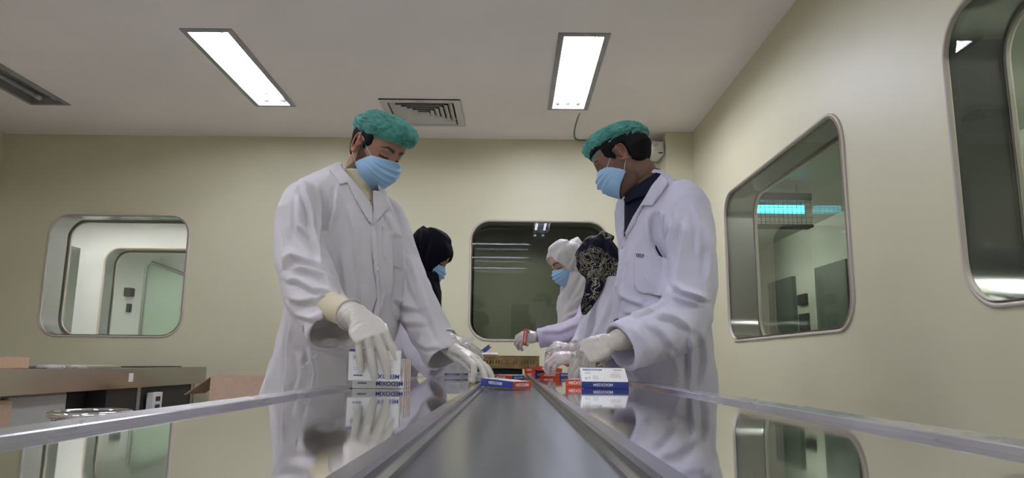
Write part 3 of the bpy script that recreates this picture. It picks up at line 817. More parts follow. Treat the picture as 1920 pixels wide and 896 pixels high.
def hand_parts(side, W, dr, dorsal, bends, sc=1.0, rs=1.0, cuff=0.0, cuffdir=None):
    """side +1 right hand, -1 left hand. bends: thumb, index, middle, ring, pinky as (root, middle, tip, spread) degrees"""
    f = Vector(dr).normalized(); d = Vector(dorsal); d = (d - f * d.dot(f)).normalized()
    th = d.cross(f) * side      # towards the thumb
    W = Vector(W); P = lambda a, b_, c_: W + (th * a + f * b_ + d * c_) * sc
    out = []
    out.append(tube([P(0, -.012, 0), P(.002, .012, .001), P(.003, .035, .002), P(.001, .062, .003), P(0, .084, .002), P(0, .094, 0)],
                    [(.026 * rs * sc, .0185 * rs * sc), (.030 * rs * sc, .018 * rs * sc), (.038 * rs * sc, .0165 * rs * sc), (.0425 * rs * sc, .0145 * rs * sc), (.041 * rs * sc, .012 * rs * sc), (.036 * rs * sc, .009 * rs * sc)], 20, 3, side=th))
    roots = [(.031, .086, .0105, .0088), (.0105, .092, .0115, .0090), (-.011, .088, .0108, .0086), (-.030, .079, .0092, .0076)]
    lens = [(.042, .025, .021), (.046, .029, .022), (.042, .027, .022), (.033, .020, .019)]
    for k in range(4):
        a, b_, r0, r1 = roots[k]; m_, p_, t_, sp = bends[k + 1]
        dirn = f * math.cos(math.radians(sp)) + th * math.sin(math.radians(sp)); ax = dirn.cross(d).normalized()
        cur = P(a, b_ - .016, -.001); pts = [cur]; rr = [r0 * 1.0]
        cur = P(a, b_, 0); pts.append(cur); rr.append(r0)
        ang = 0; dd = dirn
        for bnd, ln, r_ in ((m_, lens[k][0], r0 * .92), (p_, lens[k][1], (r0 + r1) / 2), (t_, lens[k][2], r1)):
            ang += bnd
            dd = dirn * math.cos(math.radians(ang)) - d * math.sin(math.radians(ang))
            pts.append(cur + dd * ln * sc * .55); rr.append(r_ * .97)
            cur = cur + dd * ln * sc; pts.append(cur); rr.append(r_ if bnd is not t_ else r1)
        pts.append(cur + dd * .004 * sc); rr.append(r1 * .62)
        out.append(tube(pts, [r * rs * sc for r in rr], 12, 2))
    m_, p_, t_, sp = bends[0]      # thumb: leaves the side of the palm near its base
    s_ = math.radians(sp); dirn = (f * math.cos(s_) + th * math.sin(s_)); inw = (-d * math.cos(math.radians(m_)) - th * math.sin(math.radians(m_))).normalized()
    cur = P(.018, .012, -.006); pts = [cur]; rr = [.016]
    a0 = math.radians(18)
    dd = (dirn * math.cos(a0) + inw * math.sin(a0)).normalized()
    cur = cur + dd * .040 * sc; pts.append(cur); rr.append(.0135)
    for bnd, ln, r_ in ((p_, .034, .0108), (t_, .027, .0095)):
        a0 += math.radians(bnd); dd = (dirn * math.cos(a0) + inw * math.sin(a0)).normalized()
        pts.append(cur + dd * ln * sc * .55); rr.append(r_ * 1.0); cur = cur + dd * ln * sc; pts.append(cur); rr.append(r_ * .95)
    pts.append(cur + dd * .004 * sc); rr.append(.006)
    out.append(tube(pts, [r * rs * sc for r in rr], 12, 2))
    if cuff:
        cd = Vector(cuffdir).normalized() if cuffdir is not None else -f
        out.append(tube([P(0, .01, 0), P(0, 0, 0) + cd * .01, W + cd * cuff * .6, W + cd * cuff], [(.0285 * sc, .021 * sc), (.031 * sc, .027 * sc), (.034 * sc, .031 * sc), (.036 * sc, .034 * sc)], 20, 4, side=th,
                        fold=lambda a, L, t: .05 * nz(a * 1.5, L * 90, 3.1)))
    return out
def glove(side, W, dr, dorsal, bends, m, parent, sc=1.0, cuff=.055, cuffdir=None, vox=.0021, label=None):
    me = remesh(hand_parts(side, W, dr, dorsal, bends, sc, 1.06, cuff, cuffdir), vox, 2)
    A, Nn = arr(me)
    f = Vector(dr).normalized(); L = (A - np.array(W)) @ np.array(f)
    D = np.zeros(len(A))
    for i, p in enumerate(A):
        wgt = .0011 if L[i] > .07 else .0019
        v = noise.noise(Vector((p[0] * 60, p[1] * 60, p[2] * 60)))
        v2 = noise.noise(Vector((L[i] * 150, p[2] * 40, p[1] * 25)))
        D[i] = wgt * (v + (v2 if L[i] < .05 else v2 * .4))
    A += Nn * D[:, None]; setv(me, A)
    o = put(me, 'glove', m, parent)
    if cuff:
        cd = Vector(cuffdir).normalized(); Wv = Vector(W) + cd * (cuff - .003); a_ = cd.orthogonal().normalized(); b_ = cd.cross(a_)
        ring = [Wv + a_ * math.cos(t) * .0365 * sc + b_ * math.sin(t) * .0365 * sc for t in [2 * math.pi * i / 28 for i in range(28)]]
        tv = tube(ring, .0028, 8, closed=True); c_ = mk('rolled_cuff', *tv, m, o, True)
    if label: o['label'] = label
    return o

def mask_mesh(parent, X, label=None):
    Nu, Nv = 49, 41; yc = [(0, .103, .002), (.18, .117, -.018), (.4, .122, -.042), (.7, .113, -.078), (1, .080, -.119)]
    SV, SX, SY, SZ = (0, .3, .6, .85, 1), (.059, .065, .0675, .0685, .066), (.056, .042, .026, .015, .010), (-.012, -.026, -.042, -.056, -.066)
    T = np.array(yc); V = []; 
    for sgn in (0, 1):
        for i in range(Nv):
            v = i / (Nv - 1); y_c = float(np.interp(v, T[:, 0], T[:, 1])); z_c = float(np.interp(v, T[:, 0], T[:, 2]))
            pl = 0
            for p0 in (.26, .45, .64): pl += .0062 * max(0, 1 - abs(v - p0 + .05) / .07) * (1 if v < p0 else .0)
            for j in range(Nu):
                u = -1 + 2 * j / (Nu - 1); au = abs(u)
                xs = float(np.interp(v, SV, SX)); ys = float(np.interp(v, SV, SY)); zs = float(np.interp(v, SV, SZ))
                x = xs * math.sin(math.pi / 2 * u)
                k = max(0, math.cos(math.pi / 2 * u)) ** .85
                y = ys + (y_c - ys) * k + pl * (1 - au ** 4) * 1.0 + .0022 * nz(u * 3.2, v * 3, 5.5) * (1 - au)
                z = z_c + (zs - z_c) * (au ** 1.6) + .002 * nz(u * 5, v * 5, 1)
                if v < .06: y -= .002 * (1 - v / .06)
                V.append(X((x, y - .0016 * sgn, z)))
    n = Nu * Nv; F = []
    for i in range(Nv - 1):
        for j in range(Nu - 1):
            a = i * Nu + j; F.append((a, a + 1, a + Nu + 1, a + Nu)); F.append((n + a, n + a + Nu, n + a + Nu + 1, n + a + 1))
    for j in range(Nu - 1): F.append((j + 1, j, n + j, n + j + 1)); a = (Nv - 1) * Nu + j; F.append((a, a + 1, n + a + 1, n + a))
    for i in range(Nv - 1): a = i * Nu; F.append((a, a + Nu, n + a + Nu, n + a)); a += Nu - 1; F.append((a + Nu, a, n + a, n + a + Nu))
    o = mk('face_mask', V, F, M['maskblue'], parent, True)
    # bound edges and ear loops
    edge = [V[j] for j in range(Nu)]
    tv = tube(edge, .0011, 6); mk('mask_edge', *tv, M['maskwhite'], o, True)
    for s, j in ((-1, 0), (1, Nu - 1)):
        ed = [V[i * Nu + j] for i in range(Nv)]; tv = tube(ed, .0012, 6); mk('mask_edge', *tv, M['maskwhite'], o, True)
        for pts in ([(s * .059, .056, -.012), (s * .072, .028, .006), (s * .079, .000, .027), (s * .080, -.016, .034), (s * .077, -.028, .028)], [(s * .068, .012, -.060), (s * .0735, .002, -.048), (s * .0795, -.012, -.036), (s * .079, -.024, -.028)]):
            tv = tube([X(p) for p in pts], .0011, 6, 5); mk('ear_loop', *tv, M['maskwhite'], o, True)
    o['_o'] = parent['_o']
    return o

def bouffant(parent, X, c, rad, tilt, band, bias, label=None):
    """puffy non-woven cap: c centre, rad radii, tilt about the ear axis, band = (front z, back z, half width, front y, back y)"""
    na, ns = 260, 96; V = []; ct, st = math.cos(tilt), math.sin(tilt)
    fz, bz, bw, fy, by = band
    for i in range(ns):
        s = i / (ns - 1); ph = math.radians(-58 + 148 * s)
        for j in range(na):
            a = 2 * math.pi * j / na; ca, sa = math.cos(a), math.sin(a)
            r = math.cos(ph); q = Vector((sa * rad[0] * r, ca * rad[1] * r, math.sin(ph) * rad[2]))
            q.y += bias[0] * max(0, math.cos(ph)) ** 2 * ca * (1 if ca > 0 else .3); q.z += bias[1] * ca * r
            q = Vector((q.x, q.y * ct - q.z * st, q.y * st + q.z * ct)) + Vector(c)
            b_ = Vector((sa * bw, (fy if ca > 0 else -by) * ca * (1 if ca > 0 else 1), (fz + bz) / 2 + (fz - bz) / 2 * ca))
            if ca <= 0: b_.y = by * -ca * 1.0 if by < 0 else -by * -ca
            k = min(1, s / .16); k = k * k * (3 - 2 * k)
            p = b_.lerp(q, k)
            wx = .02 * nz(p.x * 14, p.y * 14, p.z * 14 + 3)
            f1 = abs(nz((p.x + wx) * 75, (p.y + wx) * 17, (p.z - wx) * 60)); f2 = abs(nz((p.x - wx) * 130 + 7, (p.y + wx) * 45, p.z * 110))
            f3 = nz(p.x * 22, p.y * 22, p.z * 22 + 9)
            am = min(1, s * 5 + .25)
            gather = (math.sin(a * 42 + 3 * nz(a * 3, 1, 4)) * .0022 * max(0, 1 - s / .22))
            nd = (p - Vector(c)).normalized()
            p += nd * (am * (.003 - .0135 * f1 - .006 * f2 + .006 * f3) + gather)
            V.append(X(p))
    F = [(i * na + j, i * na + (j + 1) % na, (i + 1) * na + (j + 1) % na, (i + 1) * na + j) for i in range(ns - 1) for j in range(na)]
    V.append(sum((V[(ns - 1) * na + j] for j in range(na)), Vector((0, 0, 0))) / na)
    F += [((ns - 1) * na + j, (ns - 1) * na + (j + 1) % na, ns * na) for j in range(na)]
    o = mk('bouffant_cap', V, F, M['capgreen'], parent, True)
    bd = [V[j] + (V[j] - X(c)).normalized() * .001 for j in range(0, na, 4)]
    tv = tube(bd, .0026, 8, closed=True); bo = mk('elastic_band', *tv, M['capband'], o, True)
    return o
def hair_shell(parent, X, m, thick=.007, front=.058, nape=-.062, seed=0, na=150, extra=0.0):
    zs = list(np.linspace(-.10, .117, 110)); V0, V1 = [], []
    for z in zs:
        for j in range(na):
            a = 2 * math.pi * j / na
            V0.append(head_pt(z, a, -.002))
            back = max(0, -math.cos(a))
            V1.append(head_pt(z, a, thick + extra * back * max(0, 1 - abs(z) / .07) + .0022 * nz(a * 14, z * 40 + a * 8, seed) + .0012 * nz(a * 40, z * 50, seed + 3)))
    keep = []
    def ok(p):
        ay = p.y
        if p.z > front: return True
        if ay > .040: return False
        if ay > .004: return p.z > -.010 + abs(ay - .014) * 1.1
        if ay > -.030: return p.z > .026
        return p.z > nape + max(0, -(ay + .03)) * -.1 + max(0, ay + .05) * 1.2
    K = [ok(p) for p in V0]
    W = np.array(K, float).reshape(len(zs), na)
    for _ in range(6):
        P2 = np.pad(W, ((1, 1), (0, 0)), mode='edge'); W = (P2[:-2] + P2[2:] + np.roll(W, 1, 1) + np.roll(W, -1, 1)) / 4
    W = np.clip((W - .5) / .42, 0, 1).ravel()
    V1 = [a.lerp(b_, .25 + .75 * float(w_)) for a, b_, w_ in zip([p + (p - Vector((0, 0, p.z))).normalized() * .001 for p in V0], V1, W)]
    K = [k or w_ > 0 for k, w_ in zip(K, W)]
    F = []; n = len(V0); quads = []
    for i in range(len(zs) - 1):
        for j in range(na):
            q = (i * na + j, i * na + (j + 1) % na, (i + 1) * na + (j + 1) % na, (i + 1) * na + j)
            if all(K[t] for t in q): quads.append(q)
    cnt = {}
    for q in quads:
        F.append(q); F.append(tuple(n + t for t in reversed(q)))
        for t in range(4):
            e1 = (q[t], q[(t + 1) % 4]); cnt.setdefault(tuple(sorted(e1)), []).append(e1)
    for v in cnt.values():
        if len(v) == 1: a, b_ = v[0]; F.append((b_, a, a + n, b_ + n))
    return mk('hair', [X(p) for p in V1 + V0], F, m, parent, True)

def figure(label, J, head, hands, skin, hairc, stubble=0.0, vox=.0032, hsc=1.0, loc=None, ears=True):
    """one continuous body: J joints, head = (centre, forward, up), hands = list of hand specs"""
    fr = frame(head[1], head[2] if len(head) > 2 else (0, 0, 1)); X = xf(head[0], fr, hsc)
    parts = []
    V, F = head_grid(); parts.append(([X(v) for v in V], F))
    for s in ((-1, 1) if ears else ()):
        for v, f in ear(s): parts.append(([X(p) for p in v], f))
    J = {k: Vector(v) for k, v in J.items()}
    ac = (J['sr'] - J['sl']).normalized()
    parts.append(tube([J['neck'] + Vector((0, 0, -.03)), J['neck'].lerp(X((0, -.03, -.05)), .5), X((0, -.028, -.06)), X((0, -.02, -.02))], [.066, .056, .054, .05], 24, 4))
    parts.append(tube([J['pelvis'] + Vector((0, 0, -.1)), J['pelvis'], J['pelvis'].lerp(J['neck'], .4), J['pelvis'].lerp(J['neck'], .75), J['neck'] + Vector((0, 0, -.03))],
                      [(.105, .085), (.115, .09), (.10, .08), (.115, .08), (.07, .055)], 28, 4, side=ac))
    parts.append(tube([J['sr'], J['sr'].lerp(J['sl'], .5), J['sl']], [.035, .05, .035], 16, 3))
    for k in 'rl':
        S_, E_, W_ = J['s' + k], J['e' + k], J['w' + k]
        parts.append(tube([S_, S_.lerp(E_, .5), E_.lerp(S_, .12), E_.lerp(W_, .12), E_.lerp(W_, .5), W_], [.040, .038, .034, .034, .031, .025], 16, 3))
        parts.append(tube([J['pelvis'] + (J['h' + k] - J['pelvis']), J['k' + k], J['a' + k]], [.07, .05, .036], 18, 3))
        a = J['a' + k]; ff = Vector(J['foot']) if 'foot' in J else Vector((1, 0, 0))
        parts.append(tube([a + Vector((0, 0, .04)), a - ff * .02 + Vector((0, 0, -.04)), a + ff * .12 + Vector((0, 0, -.055))], [.035, .036, .03], 12, 3))
    for h in hands: parts += hand_parts(h[0], h[1], h[2], h[3], h[4], h[5] if len(h) > 5 else 1.0, .84)
    me = remesh(parts, vox, 2)
    A, _ = arr(me)
    Rm = np.array([list(fr[0]), list(fr[1]), list(fr[2])]).T
    L = (A - np.array(head[0])) @ Rm / hsc
    near = np.linalg.norm(L, axis=1) < .19
    L2 = face_sculpt(L.copy()); A[near] = (L2[near] * hsc) @ Rm.T + np.array(head[0])
    C = skin_colors(L2, skin, hairc, stubble)
    off = np.array(loc); A -= off; setv(me, A); set_attr(me, C)
    me.polygons.foreach_set('use_smooth', [True] * len(me.polygons)); me.materials.clear(); me.materials.append(M['skin'])
    me.name = 'person'
    o = bpy.data.objects.new('person', me); COL.objects.link(o); o.location = loc; o['_o'] = [float(t) for t in loc]
    tag(o, label, 'person')
    return o, X
def trousers(p, J, m, hem=.09):
    J = {k: Vector(v) for k, v in J.items()}; parts = []
    ac = (J['sr'] - J['sl']).normalized()
    parts.append(tube([J['pelvis'] + Vector((0, 0, .06)), J['pelvis'], J['pelvis'] + Vector((0, 0, -.1))], [(.12, .095), (.13, .105), (.125, .105)], 24, 3, side=ac))
    for k in 'rl': parts.append(tube([J['h' + k] + Vector((0, 0, .05)), J['k' + k], J['a' + k] + Vector((0, 0, 0))], [.08, .07, .062], 20, 3, fold=lambda a, L, t: .06 * nz(a * 1.5, L * 12, 2)))
    me = remesh(parts, .007, 3); put(me, 'trousers', m, p)
    ff = Vector(J['foot'])
    for k in 'rl':
        a = J['a' + k]; b0 = Vector((a.x, a.y, 0))
        me = remesh([tube([b0 - ff * .07 + Vector((0, 0, .045)), b0 + Vector((0, 0, .05)), b0 + ff * .1 + Vector((0, 0, .037)), b0 + ff * .18 + Vector((0, 0, .028))], [(.036, .043), (.04, .05), (.046, .036), (.034, .026)], 16, 4, side=ff.cross(Vector((0, 0, 1))))], .005, 2)
        A, _ = arr(me); A[:, 2] = np.maximum(A[:, 2], .002); setv(me, A); put(me, 'shoe', M['dark'], p)
def loft_rows(rows, Y, ry, n=44, fold=None, neckcup=None, yaw=0.0, bottom=.55, ex=2.3, back=0):
    """garment trunk: rows = (py, x left, x right[, ry]) read at distance Y"""
    R = []
    for r in rows:
        a = aty(r[1], r[0], Y); b_ = aty(r[2], r[0], Y)
        R.append(((a.x + b_.x) / 2, Y + back, (a.z + b_.z) / 2, (b_.x - a.x) / 2, r[3] if len(r) > 3 else ry))
    return R
def lathe_rings(R, n=48, fold=None, ex=2.3, cuptop=None, cupbot=.12, k=3):
    """R rings (x, y, z, rx, ry) top to bottom, interpolated; cuptop = (depth, wall) hollow at the neck"""
    P = catmull([Vector(r[:3]) for r in R], k); Q = interp([(r[3], r[4]) for r in R], k)
    rings = []
    for i, (c, q) in enumerate(zip(P, Q)):
        ring = []
        for j in range(n):
            a = 2 * math.pi * j / n; ca, sa = math.cos(a), math.sin(a); e = 2 / ex
            f = 1 + (fold(a, c.z, i / (len(P) - 1)) if fold else 0)
            ring.append(Vector((c.x + math.copysign(abs(ca) ** e, ca) * q[0] * f, c.y + math.copysign(abs(sa) ** e, sa) * q[1] * f, c.z)))
        rings.append(ring)
    if cuptop:
        dep, wall = cuptop; c = sum(rings[0], Vector()) / n
        inner = [c + (p - c) * (1 - wall / max(.001, (p - c).length)) for p in rings[0]]
        rings = [[p - Vector((0, 0, dep)) for p in inner], inner] + rings
    if cupbot:
        c = sum(rings[-1], Vector()) / n; inner = [c + (p - c) * .9 for p in rings[-1]]
        rings += [inner, [p + Vector((0, 0, cupbot)) for p in inner]]
    V = [p for r in rings for p in r]; m = len(rings)
    F = [(i * n + j, i * n + (j + 1) % n, (i + 1) * n + (j + 1) % n, (i + 1) * n + j) for i in range(m - 1) for j in range(n)]
    F += [tuple(range(n - 1, -1, -1)), tuple((m - 1) * n + j for j in range(n))]
    return V, F
def drape(seed, amp=.035, k=3):
    return lambda a, z, t: amp * (nz(a * k, z * 1.1, seed) + .5 * nz(a * k * 2.3, z * 2.2, seed + 4)) * min(1, .3 + t * 1.3)
def sleevefold(seed, amp=.07):
    return lambda a, L, t: amp * (1 - 2.2 * abs(nz(a * .9 + L * 7, L * 13, seed))) * (.4 + .6 * math.sin(math.pi * min(1, t * 1.05)))
def hijab(parent, X, extra, opening, m, vox=.004, off=.013, name='headscarf', smooth=4, bun=(0, -.06, .06, .055), strokes=None, wr=(.005, 14), seed=1, hsc=1.0, Cc=None, fr=None):
    V, F = head_grid(off, list(np.linspace(-.119, .118, 40)))
    parts = [([X(v * 1.0 + Vector((0, 0, .012 * (v.z > .1)))) for v in V], F)]
    if bun: parts.append(tube([X((bun[0], bun[1], bun[2] - bun[3] * .5)), X((bun[0], bun[1], bun[2] + bun[3] * .5))], [bun[3], bun[3] * .8], 20))
    parts += extra
    me = remesh(parts, vox, smooth)
    wrinkle(me, wr[0], wr[1], (1, 1, .5), seed, True)
    if strokes: folds(me, strokes)
    A, Nn = arr(me)
    Rm = np.array([list(fr[0]), list(fr[1]), list(fr[2])]).T
    L = (A - np.array(Cc)) @ Rm / hsc
    hw, zt, zb = opening       # half width, top z, bottom z of the face opening
    zc, hz = (zt + zb) / 2, (zt - zb) / 2
    e = (np.abs(L[:, 0]) / hw) ** 2.2 + (np.abs(L[:, 2] - zc) / hz) ** 2.2
    ins = (e < 1) & (L[:, 1] > .015)
    L[ins, 1] = np.minimum(L[ins, 1], .03) - .035
    ring = (e >= 1) & (e < 1.5) & (L[:, 1] > .015); L[ring, 1] += .002
    for cut in ((e > .8) & (e < 1.7) & (L[:, 1] > -.03),): bpy_relax(me, L, 5, .6, cut.astype(float))
    A = (L * hsc) @ Rm.T + np.array(Cc); setv(me, A)
    return put(me, name, m, parent)
def button(parent, px, py, bvh, r=.006, m='button'):
    d = Vector(ray(px, py)).normalized(); h = bvh.ray_cast(Vector(ORG), d)
    if h[0] is None: return
    n_ = (h[1] if h[1].dot(d) < 0 else -h[1]); q = h[0] + n_ * .0035
    V, F = tube([q - n_ * .003, q + n_ * .0005, q + n_ * .001], [r, r, r * .75], 16); o = mk('button', V, F, M[m], parent, True)
    a = n_.orthogonal().normalized(); b_ = n_.cross(a)
    bb = B()
    for s, t in ((1, 1), (1, -1), (-1, 1), (-1, -1)):
        c = q + n_ * .0012 + (a * s + b_ * t) * r * .22; bb.tube([c - n_ * .0005, c + n_ * .0004], r * .12, 6)
    bb.build('button_hole', M['inkgrey'], o); 
def cloth(name, c, **k):
    return mat(name, c, .85, bump=k.pop('bump', .3), bump_scale=k.pop('bs', 30), bump_dist=.003, sheen=.1 if c[0] > .1 else 0, spec=.2 if c[0] > .1 else .12, **k)
M['coatwarm'] = cloth('lab_coat_cotton', (0.64, 0.615, 0.62))
M['coatcool'] = cloth('lab_coat_poplin', (0.62, 0.61, 0.71))
M['coatwhite'] = cloth('white_coat_cotton', (0.60, 0.58, 0.64))
M['shirtcream'] = cloth('cream_shirt', (0.62, 0.56, 0.38))
M['shirtnavy'] = cloth('navy_shirt', (0.012, 0.015, 0.03))
M['scarfblack'] = cloth('black_scarf', (0.006, 0.006, 0.012), bs=18)
M['scarfwhite'] = cloth('white_scarf', (0.62, 0.60, 0.575), bs=22)
M['trousers'] = cloth('grey_trousers', (0.12, 0.12, 0.14))
M['skin'] = mat('skin', (0.4, 0.22, 0.15), .5, attr='skin', sss=.12, spec=.35, bump=.08, bump_scale=250, bump_dist=.0006)
M['hairblack'] = mat('black_hair', (0.006, 0.005, 0.006), .75, spec=.2, bump=.8, bump_scale=120, bump_dist=.003, stretch=(1, 1, .3))
M['maskblue'] = mat('mask_fabric', (0.33, 0.55, 0.78), .75, bump=.25, bump_scale=400, bump_dist=.0004, sheen=.1)
M['maskwhite'] = mat('mask_elastic', (0.75, 0.78, 0.82), .7)
M['latex'] = mat('latex_glove', (0.56, 0.53, 0.46), .38, sss=.1, bump=.2, bump_scale=90, bump_dist=.001, subsurf_r=(1, .9, .7))
M['latexpale'] = mat('thin_latex_glove', (0.60, 0.52, 0.48), .4, sss=.1, subsurf_r=(1, .7, .5))
M['button'] = mat('shirt_button', (0.75, 0.74, 0.72), .25)
M['capband'] = mat('cap_elastic', (0.05, 0.38, 0.32), .7)
def cap_material():
    m = mat('cap_nonwoven', (0.10, 0.40, 0.33), .75, noise_scale=34, noise_amt=.42, bump=.9, bump_scale=95, bump_dist=.004, sheen=.3, stretch=(1, .35, 1))
    nt = m.node_tree; b = nt.nodes['Principled BSDF']
    tr = nt.nodes.new('ShaderNodeBsdfTranslucent'); tr.inputs[0].default_value = (.08, .5, .4, 1)
    tp = nt.nodes.new('ShaderNodeBsdfTransparent'); a1 = nt.nodes.new('ShaderNodeMixShader'); a1.inputs[0].default_value = .25
    a2 = nt.nodes.new('ShaderNodeMixShader'); a2.inputs[0].default_value = .20
    L = nt.links; out = nt.nodes['Material Output']
    L.new(b.outputs[0], a1.inputs[1]); L.new(tr.outputs[0], a1.inputs[2]); L.new(a1.outputs[0], a2.inputs[1]); L.new(tp.outputs[0], a2.inputs[2]); L.new(a2.outputs[0], out.inputs[0])
    return m
M['capgreen'] = cap_material()
def paisley():
    m = bpy.data.materials.new('patterned_scarf'); m.use_nodes = True
    nt = m.node_tree; N = nt.nodes; L = nt.links; b = N['Principled BSDF']; b.inputs['Roughness'].default_value = .8; b.inputs['Specular IOR Level'].default_value = .15
    tc = N.new('ShaderNodeTexCoord')
    n1 = N.new('ShaderNodeTexNoise'); n1.inputs['Scale'].default_value = 17; n1.inputs['Detail'].default_value = 1.5; n1.inputs['Distortion'].default_value = 2.2
    L.new(tc.outputs['Object'], n1.inputs['Vector'])
    r1 = N.new('ShaderNodeValToRGB'); e = r1.color_ramp; e.interpolation = 'CONSTANT'
    e.elements[0].position = 0; e.elements[0].color = (0, 0, 0, 1); e.elements[1].position = .44; e.elements[1].color = (1, 1, 1, 1)
    for p, c in ((.47, 0), (.535, 1), (.56, 0), (.62, 1), (.64, 0)):
        x = e.elements.new(p); x.color = (c, c, c, 1)
    L.new(n1.outputs['Fac'], r1.inputs[0])
    n2 = N.new('ShaderNodeTexNoise'); n2.inputs['Scale'].default_value = 7; L.new(tc.outputs['Object'], n2.inputs['Vector'])
    r2 = N.new('ShaderNodeValToRGB'); r2.color_ramp.elements[0].position = .44; r2.color_ramp.elements[1].position = .48
    L.new(n2.outputs['Fac'], r2.inputs[0])
    mu = N.new('ShaderNodeMath'); mu.operation = 'MULTIPLY'; L.new(r1.outputs[0], mu.inputs[0]); L.new(r2.outputs[0], mu.inputs[1])
    mx = N.new('ShaderNodeMix'); mx.data_type = 'RGBA'; mx.inputs[6].default_value = (.010, .012, .028, 1); mx.inputs[7].default_value = (.42, .38, .24, 1)
    L.new(mu.outputs[0], mx.inputs[0]); L.new(mx.outputs[2], b.inputs['Base Color'])
    return m
M['paisley'] = paisley()

def text_mesh(s, size, extr=.0003, bold=False):
    cu = bpy.data.curves.new('t', 'FONT'); cu.body = s; cu.size = size; cu.align_x = 'CENTER'; cu.align_y = 'CENTER'; cu.extrude = extr; cu.resolution_u = 3
    if bold: cu.offset = size * .02
    o = bpy.data.objects.new('t', cu); COL.objects.link(o); dg = bpy.context.evaluated_depsgraph_get(); dg.update()
    me = bpy.data.meshes.new_from_object(o.evaluated_get(dg)); bpy.data.objects.remove(o)
    A, _ = arr(me); F = [tuple(p.vertices) for p in me.polygons]; return A, F

TEXT = {'007': text_mesh('007', .018, .0003, True), 'pale': text_mesh('MEDOXIM', .0145, .0002, True), 'colour': text_mesh('MEDOXIM', .0115, .0002, True)}
# ------------------------------------------------------------------ left man: cream collar, green cap, both gloved hands on the cartons
def q(px, py, D): return aty(px, py, D)
DL = 2.32
Jc = dict(pelvis=(-.62, 2.34, .90), neck=q(672, 345, 2.33), sr=q(575, 375, 2.22), er=q(585, 560, 2.08), wr=(-.3805, 1.795, 1.086), sl=q(722, 430, 2.50), el=q(784, 582, 2.36), wl=q(851, 657, 2.27),
          hr=(-.68, 2.3, .84), kr=(-.68, 2.28, .5), ar=(-.69, 2.25, .09), hl=(-.57, 2.38, .84), kl=(-.57, 2.40, .5), al=(-.58, 2.42, .09), foot=(.85, -.45, 0))
Jc['foot'] = Vector(Jc['foot']).normalized()
headL = (q(706, 281, 2.30), (.68, -.47, -.56))
hR = (1, Vector((-.3805, 1.795, 1.086)), (.50, -.68, -.53), (0, -.60, .80), [(70, 20, 12, 30), (38, 18, 8, 9), (42, 22, 10, 1), (44, 22, 10, -7), (44, 20, 8, -16)], 1.06)
hL = (-1, q(851, 657, 2.27), (.70, -.62, -.30), (.35, -.10, .90), [(62, 8, 8, 22), (16, 40, 26, 3), (14, 22, 14, 0), (12, 18, 12, -6), (12, 16, 12, -13)], 1.04)
pL, XL_ = figure('person in greyish white lab coat, cream collar and green cap, leaning over the table', Jc, headL, [hR, hL], (.40, .225, .15), (.018, .012, .012), .82, .0027, loc=(-.6, 2.35, 0))
trousers(pL, Jc, M['trousers'])
glove(*hR[:5], M['latex'], pL, 1.06, .06, (Vector(Jc['er']) - hR[1]))
glove(*hL[:5], M['latex'], pL, 1.04, .06, (Vector(Jc['el']) - hL[1]))
mask_mesh(pL, XL_)
bouffant(pL, XL_, (0, -.002, .070), (.094, .116, .060), math.radians(25), (.070, .030, .078, .086, -.096), (.008, -.022), None)
hair_shell(pL, XL_, M['hairblack'], .006)
# coat
rowsL = [(317, 631, 686, .083), (336, 584, 706, .10), (356, 552, 722, .125), (392, 548, 737, .14), (440, 545, 752, .15), (500, 545, 757, .155), (560, 540, 752, .155), (620, 528, 742, .155), (668, 518, 728, .15), (702, 506, 706, .145), (760, 488, 702, .145), (900, 462, 690, .155)]
Rl = loft_rows(rowsL, DL, .15)
trunk = lathe_rings(Rl, fold=drape(3, .03), cuptop=(.09, .012))
sR = tube([q(582, 366, 2.26), q(566, 392, 2.20), q(566, 470, 2.13), q(584, 545, 2.06), q(610, 592, 2.00), q(630, 617, 1.955)], [(.055, .055), (.074, .074), (.066, .072), (.074, .076), (.072, .070), (.066, .082)], 36, 4, side=(0, 1, 0), fold=sleevefold(2), cup=(.09, .009))
sL = tube([q(700, 385, 2.46), q(724, 420, 2.48), q(752, 500, 2.44), q(782, 572, 2.36), q(815, 636, 2.31), q(833, 673, 2.275)], [(.05, .06), (.068, .075), (.062, .070), (.064, .066), (.062, .062), (.060, .060)], 36, 4, side=(0, 1, 0), fold=sleevefold(8, .045), cup=(.09, .009))
me = remesh([trunk, sR, sL], .0042, 5)
wrinkle(me, .007, 7, (1, 1, .5), 3, False); wrinkle(me, .003, 16, (1, 1, .4), 9, True)
